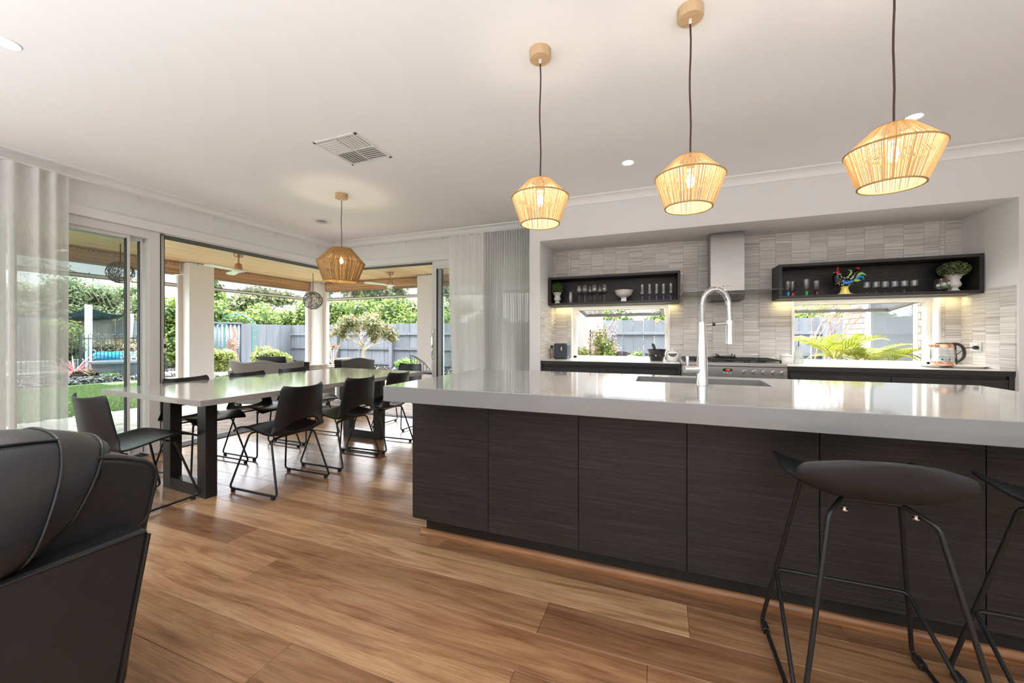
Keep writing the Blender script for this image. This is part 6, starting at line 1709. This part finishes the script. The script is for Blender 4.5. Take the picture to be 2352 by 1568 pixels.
# overhanging dark branch tips at the far left
t = thing('leafy_branch', 'sparse overhanging branch with small dark leaves at the top left of the left door view', 'branch', (-15.5, 5.8, 2.6))
mb = MB(); 
for k in range(7):
    mb.tube([(-0.5, -1.2, 0.9), (0.0 + 0.1 * k, -0.4 + 0.1 * k, 0.5 - 0.05 * k), (0.1 * k - 0.2, 0.1 * k, -0.1 - 0.08 * k)], [0.02, 0.012, 0.004], 5)
mb.build('twigs', BARK, t)
foliage('leaves', [(0, -0.1, 0.1, 0.55, 0.55, 0.5), (-0.3, -0.7, 0.5, 0.6, 0.6, 0.4)], 420, 0.07, LDK, t, 0.5, 0.1)
# trunk of that tree stands left of view
mb = MB().tube([(-0.5, -1.2, 0.9), (-0.9, -2.4, 0.4), (-1.2, -3.2, -2.65)], [0.03, 0.09, 0.16], 8); mb.build('trunk', BARK, t, smooth=60)

# magnolia in front of the back fence
t = thing('magnolia_tree', 'young open magnolia with brown and green leaves in front of the back fence', 'tree', (-9.05, 10.05, GZ))
q = random.Random(4); mb = MB(); tips = []
mb.tube([(0, 0, 0), (0.01, 0, 0.5), (-0.01, 0, 1.0)], [0.075, 0.062, 0.05], 10)
def grow(p, d, l, r, lev):
    e = p + d * l
    m_ = (p + e) / 2 + Vector((q.uniform(-1, 1), q.uniform(-1, 1), q.uniform(-0.3, 0.6))) * l * 0.08
    mb.tube([p, m_, e], [r, r * 0.8, r * 0.62], 5)
    tips.append((e, lev))
    if lev < 3:
        for k in range(3):
            nd = (d + Vector((q.uniform(-1, 1), q.uniform(-1, 1), q.uniform(-0.25, 0.7))) * 0.8).normalized()
            grow(e, nd, l * q.uniform(0.60, 0.85), r * 0.6, lev + 1)
for a in range(8):
    th = 2 * PI * a / 8 + 0.3
    grow(Vector((0, 0, 0.78 + 0.03 * a)), Vector((math.cos(th) * 0.95, math.sin(th) * 0.95, 0.55 + 0.12 * (a % 4))).normalized(), 0.42, 0.026, 0)
mb.build('trunk', BARK, t, smooth=60)
b1 = [(p.x, p.y, p.z, 0.17, 0.17, 0.15) for (p, lev) in tips if lev >= 2]
P, N = blob_points(b1, 3400, 0.1); V, F = leaf_arrays(P, N, 0.12, 0.42); fast_mesh('green_leaves', V, F, LMAG, t, 'stuff')
P, N = blob_points(b1, 1500, 0.1); V, F = leaf_arrays(P, N, 0.11, 0.45); fast_mesh('brown_leaves', V, F, LBR, t, 'stuff')
MB().tube([(-0.18, -0.05, 0), (-0.12, -0.05, 1.35)], 0.016, 6).build('stake', mat('stake_grey', (0.45, 0.44, 0.42), 0.8), t)
# second magnolia mostly hidden by the pillar
t = thing('magnolia_sapling', 'thin magnolia branches beside the corner pillar', 'tree', (-10.3, 10.0, GZ))
mb = MB(); bl = []
for k in range(9):
    a = q.uniform(0, 2 * PI); p = Vector((0.45 * math.cos(a), 0.3 * math.sin(a), q.uniform(0.8, 2.0))); mb.tube([(0, 0, 0.3), (p.x * 0.4, p.y * 0.4, p.z * 0.6), p], [0.02, 0.012, 0.005], 5); bl.append((*p, 0.2, 0.2, 0.16))
mb.tube([(0, 0, 0), (0, 0, 0.4)], 0.025, 6); mb.build('trunk', BARK, t, smooth=60)
foliage('leaves', bl, 420, 0.12, LBR, t, 0.42, 0.1)
# bushes
def bush(label, x, y, h, w, n, size, m_, nm='garden_bush', ratio=0.5):
    qq = random.Random(int(abs(100 * x + y)))
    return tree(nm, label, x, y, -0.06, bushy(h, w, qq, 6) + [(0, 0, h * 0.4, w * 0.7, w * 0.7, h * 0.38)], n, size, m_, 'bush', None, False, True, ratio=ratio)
bush('yellow-green bush at the foot of the wide pillar', -13.3, 8.28, 0.80, 0.48, 2200, 0.10, LY)
bush('spreading yellow-green bush under the garden arch, behind the sofa', -12.6, 9.3, 0.86, 0.62, 2400, 0.10, LY)
bush('low bright green bush below the back fence left of the right pillar', -7.55, 10.5, 0.56, 0.50, 1600, 0.09, m_leaf('bright_leaf', (0.06, 0.16, 0.02), (0.26, 0.40, 0.08), 0.35))
bush('round yellow-green bush beside the left door curtain, by the pool fence', -18.9, 6.75, 1.75, 0.62, 2200, 0.11, LY)
bush('low rusty flowering plant on the mulch left of the tub', -15.9, 6.3, 0.26, 0.38, 600, 0.06, m_leaf('rust_leaf', (0.26, 0.14, 0.05), (0.55, 0.36, 0.16)))
bush('small pale green ground plant on the mulch in front of the tub', -15.2, 6.4, 0.14, 0.26, 400, 0.05, m_leaf('pale_green_leaf', (0.24, 0.38, 0.12), (0.5, 0.6, 0.3)))
bush('rusty hedge behind the pool cover', -23.4, 10.0, 1.1, 1.2, 1600, 0.12, m_leaf('autumn_leaf', (0.36, 0.22, 0.14), (0.62, 0.48, 0.30)))
bush('rusty hedge seen beside the wide pillar behind the pool fence', -20.6, 10.9, 1.3, 0.9, 1400, 0.12, MATS['autumn_leaf'])
# cordyline with arching red leaves
def strap_plant(nm, label, x, y, z, n, ln, w, m_, spread, stem=0.0, lift=0.9, petiole=0.0):
    t = thing(nm, label, 'plant', (x, y, z)); qq = random.Random(int(abs(x * 77)))
    mb = MB()
    for k in range(n):
        a = 2 * PI * k / n + qq.uniform(-0.3, 0.3); el = qq.uniform(0.15, 1.0) * lift; L_ = ln * qq.uniform(0.7, 1.1)
        p = Vector((0, 0, stem)); d = Vector((math.cos(a) * spread, math.sin(a) * spread, el)).normalized(); sd = Vector((-math.sin(a), math.cos(a), 0))
        pts = []
        for i in range(6):
            f = i / 5; ww = w * (0.5 + f) if f < 0.4 else w * (1 - f) * 1.5 + 0.001
            pts.append((p - sd * ww, p + sd * ww)); p = p + d * L_ / 5; d = (d + Vector((0, 0, -0.16))).normalized()
        b = len(mb.v)
        for l_, r_ in pts: mb.v += [tuple(l_), tuple(r_)]
        for i in range(5): mb.f.append((b + 2 * i, b + 2 * i + 1, b + 2 * i + 3, b + 2 * i + 2))
    mb.build('leaves', m_, t)['kind'] = 'stuff'
    if stem: MB().tube([(0, 0, 0), (0, 0, stem)], 0.04, 8).build('stem', BARK, t)
    return t
strap_plant('red_cordyline', 'red spiky cordyline on the mulch beside the left curtain', -16.3, 6.05, -0.06, 60, 1.15, 0.02, LRED, 0.9, 0.1, 1.0)

# ------------------------------------------------------------------ garden ornaments
t = thing('garden_arch', 'thin green metal garden arch in front of the metal fence', 'garden arch', (-13.97, 9.2, -0.06), R(21))
GRN = mat('arch_green', (0.02, 0.19, 0.15), 0.5)
pts = [(-0.62, 0, 0), (-0.62, 0, 1.45)] + [(0.62 * math.cos(PI - PI * k / 16), 0, 1.45 + 0.58 * math.sin(PI * k / 16)) for k in range(1, 16)] + [(0.62, 0, 1.45), (0.62, 0, 0)]
for off in (0.0, 0.26): MB().tube([(p[0] * (1 - 0.04 * bool(off)), off, p[2] * (1 - 0.02 * bool(off))) for p in pts], 0.014, 6).build('hoop', GRN, t, smooth=60)
mb = MB()
for p in pts[1:-1:2]: mb.tube([(p[0], 0, p[2]), (p[0] * 0.96, 0.26, p[2] * 0.98)], 0.010, 5)
for z in (0.3, 0.6, 0.9, 1.2):
    for sx in (-1, 1): mb.tube([(0.62 * sx, 0, z), (0.62 * sx * 0.96, 0.26, z * 0.98)], 0.010, 5)
mb.build('cross_bars', GRN, t)
RUST = mat('rusty_copper', (0.30, 0.17, 0.115), 0.6)
t = thing('garden_windmill', 'rusty copper ornamental windmill in front of the metal fence', 'windmill', (-13.63, 8.91, -0.06), R(45))
mb = MB()
for sx in (-1, 1):
    for sy in (-1, 1): mb.tube([(0.20 * sx, 0.20 * sy, 0), (0.02 * sx, 0.02 * sy, 0.98)], 0.014, 5)
for z in (0.2, 0.45, 0.68):
    w_ = 0.20 - 0.185 * z; c_ = [(w_, w_, z), (-w_, w_, z), (-w_, -w_, z), (w_, -w_, z)]
    mb.tube(c_, 0.010, 5, closed=True)
    for i in range(4):
        w2 = 0.20 - 0.185 * (z + 0.2); sgn = [(-1, 1), (-1, -1), (1, -1), (1, 1)][i]
        mb.tube([c_[i], (sgn[0] * w2, sgn[1] * w2, z + 0.2)], 0.008, 4)
mb.build('tower', RUST, t)
bl_ = MB()
bl_._add([(-0.012, 0.008, 0.05), (0.012, -0.008, 0.05), (0.038, -0.016, 0.195), (-0.012, 0.012, 0.195)], [(0, 1, 2, 3)])
bm_ = bl_.mesh('vane')
for k in range(14):
    o = part('vane', bm_, RUST, t, (0, -0.09, 0.97), (0, R(360 / 14 * k), 0)); md = o.modifiers.new('thickness', 'SOLIDIFY'); md.thickness = 0.006
MB().ball((0, -0.10, 0.97), 0.04, 12, 8).tube([(0, -0.09, 0.97), (0, 0.12, 1.0), (0, 0.12, 1.2)], 0.012, 6).build('hub', RUST, t, smooth=60)
MB().prism([(-0.045, 1.18), (0.05, 1.18), (0.065, 1.32), (0.02, 1.44), (-0.03, 1.62), (-0.06, 1.44), (-0.02, 1.30)], 0.116, 0.124, 'y').build('tail_vane', RUST, t)
t = thing('garden_statue', 'white weathered stone garden statue left of the windmill', 'statue', (-13.55, 8.65, -0.06))
mb = MB().lathe([(0.17, 0), (0.15, 0.05), (0.12, 0.09), (0.13, 0.25), (0.16, 0.42), (0.12, 0.56), (0.06, 0.62)], 16)
mb.ball((-0.07, 0, 0.72), (0.10, 0.09, 0.11), 12, 8).ball((0.09, 0.02, 0.69), (0.10, 0.09, 0.10), 12, 8).ball((0.1, -0.06, 0.45), (0.09, 0.08, 0.16), 12, 8).ball((-0.12, -0.05, 0.42), (0.08, 0.08, 0.17), 12, 8)
mb.build('figure', mat('weathered_stone', (0.34, 0.335, 0.31), 0.9, noise=0.35, nscale=18), t, smooth=50)
t = thing('birdbath', 'sandstone birdbath on a pedestal left of the magnolia', 'birdbath', (-8.43, 8.55, -0.06))
MB().lathe([(0.12, 0), (0.11, 0.05), (0.06, 0.09), (0.05, 0.35), (0.06, 0.44), (0.12, 0.52), (0.175, 0.58), (0.182, 0.605), (0.165, 0.605), (0.09, 0.56), (0, 0.55)], 28).build('basin_and_pedestal', mat('sandstone', (0.33, 0.28, 0.19), 0.85, noise=0.15, nscale=20), t, smooth=45)

# ------------------------------------------------------------------ outside the servery windows
t = thing('flowering_climber', 'pink and white flowering climber on a black trellis outside the left servery window', 'plant', (-0.93, 6.3, -0.08))
mb = MB()
for x in (-0.12, 0.12): mb.tube([(x, 0, 0), (x, 0, 1.35)], 0.010, 5)
for z in (0.5, 0.8, 1.1, 1.3): mb.tube([(-0.12, 0, z), (0.12, 0, z)], 0.008, 5)
mb.build('trellis', BLKM, t)
foliage('leaves', [(0, 0, 0.75, 0.28, 0.25, 0.55), (-0.28, 0, 0.95, 0.25, 0.2, 0.14), (0.05, 0.0, 1.2, 0.16, 0.16, 0.30), (0.18, 0, 1.0, 0.2, 0.15, 0.2), (-0.35, 0.1, 0.9, 0.3, 0.2, 0.18)], 1900, 0.055, LY, t, 0.45, 0.2)
foliage('dark_leaves', [(0.1, 0, 0.95, 0.2, 0.18, 0.35)], 600, 0.06, LG, t, 0.45, 0.2)
foliage('pink_flowers', [(0.25, -0.05, 1.25, 0.16, 0.1, 0.16), (0.28, 0, 1.05, 0.14, 0.1, 0.14), (-0.5, 0, 1.15, 0.06, 0.05, 0.12)], 110, 0.032, m_leaf('petal_pink', (0.45, 0.22, 0.28), (0.62, 0.46, 0.47)), t, 0.8, 0.1)
mb = MB(); q = random.Random(8)
for k in range(26):
    a = Vector((q.uniform(-0.1, 0.1), 0, 0.9)); b_ = Vector((q.uniform(-0.3, 0.35), q.uniform(-.1, .1), q.uniform(1.35, 1.75))); mb.tube([a, (a + b_) / 2 + Vector((q.uniform(-.05, .05), 0, 0)), b_], [0.006, 0.004, 0.002], 4)
mb.build('bare_twigs', TWIG, t)
t = thing('plant_pot', 'black plant pot outside the left servery window', 'pot', (-0.62, 6.5, -0.08))
MB().lathe([(0.10, 0), (0.14, 0.95), (0.15, 0.95), (0.15, 1.0), (0.13, 1.0), (0.12, 0.95), (0, 0.94)], 24).build('pot', BLKP, t, smooth=40)
for i, (x, y, h) in enumerate(((-0.94, 9.8, 0.84), (-0.68, 10.1, 0.74), (-0.41, 9.8, 0.88))):
    bush('yellow-green tufted shrub outside the left servery window, %s of three' % ['left', 'middle', 'right'][i], x, y, h, 0.26, 500, 0.07, LY, 'tufted_shrub')
tree('neighbour_bush', 'dark green bush above the fence in the left servery window, left one', -1.45, 14.6, GZ, bushy(2.15, 0.8, random.Random(5), 7), 3500, 0.14, LG, 'bush')
tree('neighbour_bush', 'green flowering bush above the fence in the left servery window, right one', 0.35, 14.6, GZ, bushy(2.2, 0.9, random.Random(6), 7), 3500, 0.14, LG, 'bush')
tree('neighbour_bush', 'dark green bush above the fence in the right servery window', 4.2, 13.8, GZ, bushy(2.3, 1.1, random.Random(9), 7), 3500, 0.14, LG, 'bush')
t = thing('garden_flower_ornament', 'rusty yellow metal flower ornament on a thin curled rod outside the left window', 'ornament', (-0.10, 8.5, -0.08))
mb = MB().tube([(0.35, 0, 0), (0.36, 0, 1.1), (0.30, 0, 1.40), (0.10, 0, 1.56)], 0.007, 5).tube([(0.36 + 0.13 * math.cos(2 * PI * k / 20), 0, 1.28 + 0.13 * math.sin(2 * PI * k / 20)) for k in range(20)], 0.005, 4, closed=True)
mb.build('rod', BLKM, t)
mb = MB()
for k in range(7):
    a = 2 * PI * k / 7; mb.ball((0.05 + 0.03 * math.cos(a), 0, 1.57 + 0.03 * math.sin(a)), (0.02, 0.01, 0.02), 8, 5)
mb.build('petals', mat('ornament_yellow', (0.38, 0.24, 0.09), 0.6), t, smooth=60)
# bare pink maple and palm outside the right window
t = thing('bare_maple', 'bare pink-twigged maple outside the right servery window', 'tree', (1.85, 6.35, -0.08))
mb = MB(); q = random.Random(21)
def br(p, d, l, r, lev):
    e = p + d * l; mb.tube([p, (p + e) / 2 + Vector((q.uniform(-.04, .04), q.uniform(-.04, .04), 0)), e], [r, r * 0.8, r * 0.65], 5)
    if lev < 5:
        for k in range(2 if lev < 1 else 3 if lev < 4 else 2):
            br(e, (d + Vector((q.uniform(-0.6, 0.9), q.uniform(-0.5, 0.5), q.uniform(-0.1, 0.5))) * 0.62).normalized(), l * 0.70, r * 0.58, lev + 1)
br(Vector((0, 0, 0)), Vector((0.05, 0.0, 1)), 0.66, 0.024, 0); br(Vector((0.03, 0, 0.5)), Vector((0.45, 0.1, 0.9)).normalized(), 0.5, 0.017, 1)
mb.build('branches', mat('maple_bark', (0.30, 0.19, 0.14), 0.8), t)
t = thing('golden_cane_palm', 'yellow-green golden cane palm with arching fronds outside the right servery window', 'palm', (2.06, 5.72, -0.08))
q = random.Random(12); PALM = m_leaf('palm_leaf', (0.14, 0.19, 0.015), (0.42, 0.40, 0.06), 0.35)
for (cx_, cy_, zt_, nf, ln) in ((-0.10, 0.0, 1.00, 9, 0.46), (0.20, 0.12, 0.94, 9, 0.44), (0.40, 0.05, 0.90, 6, 0.36)):
    MB().tube([(cx_, cy_, 0), (cx_, cy_, zt_)], 0.03, 8).build('cane', BARK, t)
    for k in range(nf):
        a = 2 * PI * k / nf + q.uniform(-0.25, 0.25); d = Vector((math.cos(a) * 0.8, math.sin(a) * 0.8, q.uniform(0.5, 1.3))).normalized(); p = Vector((cx_, cy_, zt_ - 0.05)); mb = MB(); spine = []
        for i in range(13):
            spine.append(p.copy()); p = p + d * ln / 12; d = (d + Vector((0, 0, -0.075))).normalized()
        mb.tube(spine, [0.008 * (1 - 0.06 * i) for i in range(13)], 5)
        for i in range(3, 13):
            tg = (spine[min(12, i + 1)] - spine[i - 1]).normalized(); sd = tg.cross(Vector((0, 0, 1))).normalized()
            for s in (-1, 1):
                L_ = 0.30 * (1 - ((i - 6) / 9) ** 2); dl = (sd * s * 0.75 + tg * 0.7 + Vector((0, 0, 0.12))).normalized(); w_ = tg * 0.013
                e1 = spine[i] + dl * L_ * 0.55; e2 = spine[i] + dl * L_ + Vector((0, 0, -0.05))
                b = len(mb.v); mb.v += [tuple(spine[i] - w_ * 0.5), tuple(spine[i] + w_ * 0.5), tuple(e1 + w_), tuple(e1 - w_), tuple(e2)]
                mb.f += [(b, b + 1, b + 2, b + 3), (b + 3, b + 2, b + 4)]
        mb.build('frond', PALM, t)
# brick wing of the house seen through the right window
wing = struct(MB().box(3.02, 4.3, 4.72, 8.42, -0.1, 2.6), 'wing_wall', MORTAR)
bh, bl2 = 0.086, 0.24
bme = {}
def brick(y0, y1, z, face='x'):
    key = (round(y1 - y0, 3), face)
    if key not in bme:
        hl = (y1 - y0) / 2 - 0.005
        bme[key] = MB().box(-0.012, 0.0, -hl, hl, 0.005, bh - 0.005).mesh('brick') if face == 'x' else MB().box(-hl, hl, 0.0, 0.012, 0.005, bh - 0.005).mesh('brick')
    return part('brick', bme[key], BRICKM, wing, (3.02, (y0 + y1) / 2, z) if face == 'x' else ((y0 + y1) / 2, 8.42, z))
WY0, WY1 = 6.30, 7.55
for r_ in range(9, 30):
    z = -0.09 + bh * r_
    if z > 2.4: break
    y = 5.4 - (bl2 / 2 if r_ % 2 else 0)
    while y < 8.42:
        a, b = max(y, 5.4), min(y + bl2, 8.42)
        if 0.62 < z + bh / 2 < 2.05 and a < WY1 and b > WY0:
            if a < WY0 - 0.02: brick(a, WY0, z)
            if b > WY1 + 0.02: brick(WY1, b, z)
        elif b - a > 0.03: brick(a, b, z)
        y += bl2
ww = thing('window_3', None, None); ww['kind'] = 'structure'
MB().box(2.985, 3.06, WY0, WY0 + 0.05, 0.62, 2.05).box(2.985, 3.06, WY1 - 0.10, WY1, 0.62, 2.05).box(2.985, 3.06, WY0, WY1, 0.62, 0.69).box(2.985, 3.06, WY0, WY1, 1.98, 2.05).build('window_frame', ALU, ww, bevel=0.004)
MB().box(3.012, 3.019, WY0 + 0.05, WY1 - 0.10, 0.69, 1.98).build('glass', mat('dark_room_glass', (0.10, 0.105, 0.11), 0.02, spec=1.0), ww)
MB().box(2.93, 3.02, WY0 - 0.03, WY1 + 0.03, 0.58, 0.62).build('window_sill', ALU, ww)
struct(MB().box(2.35, 4.3, 4.72, 8.9, 2.28, 2.42), 'wing_eaves', ALU)
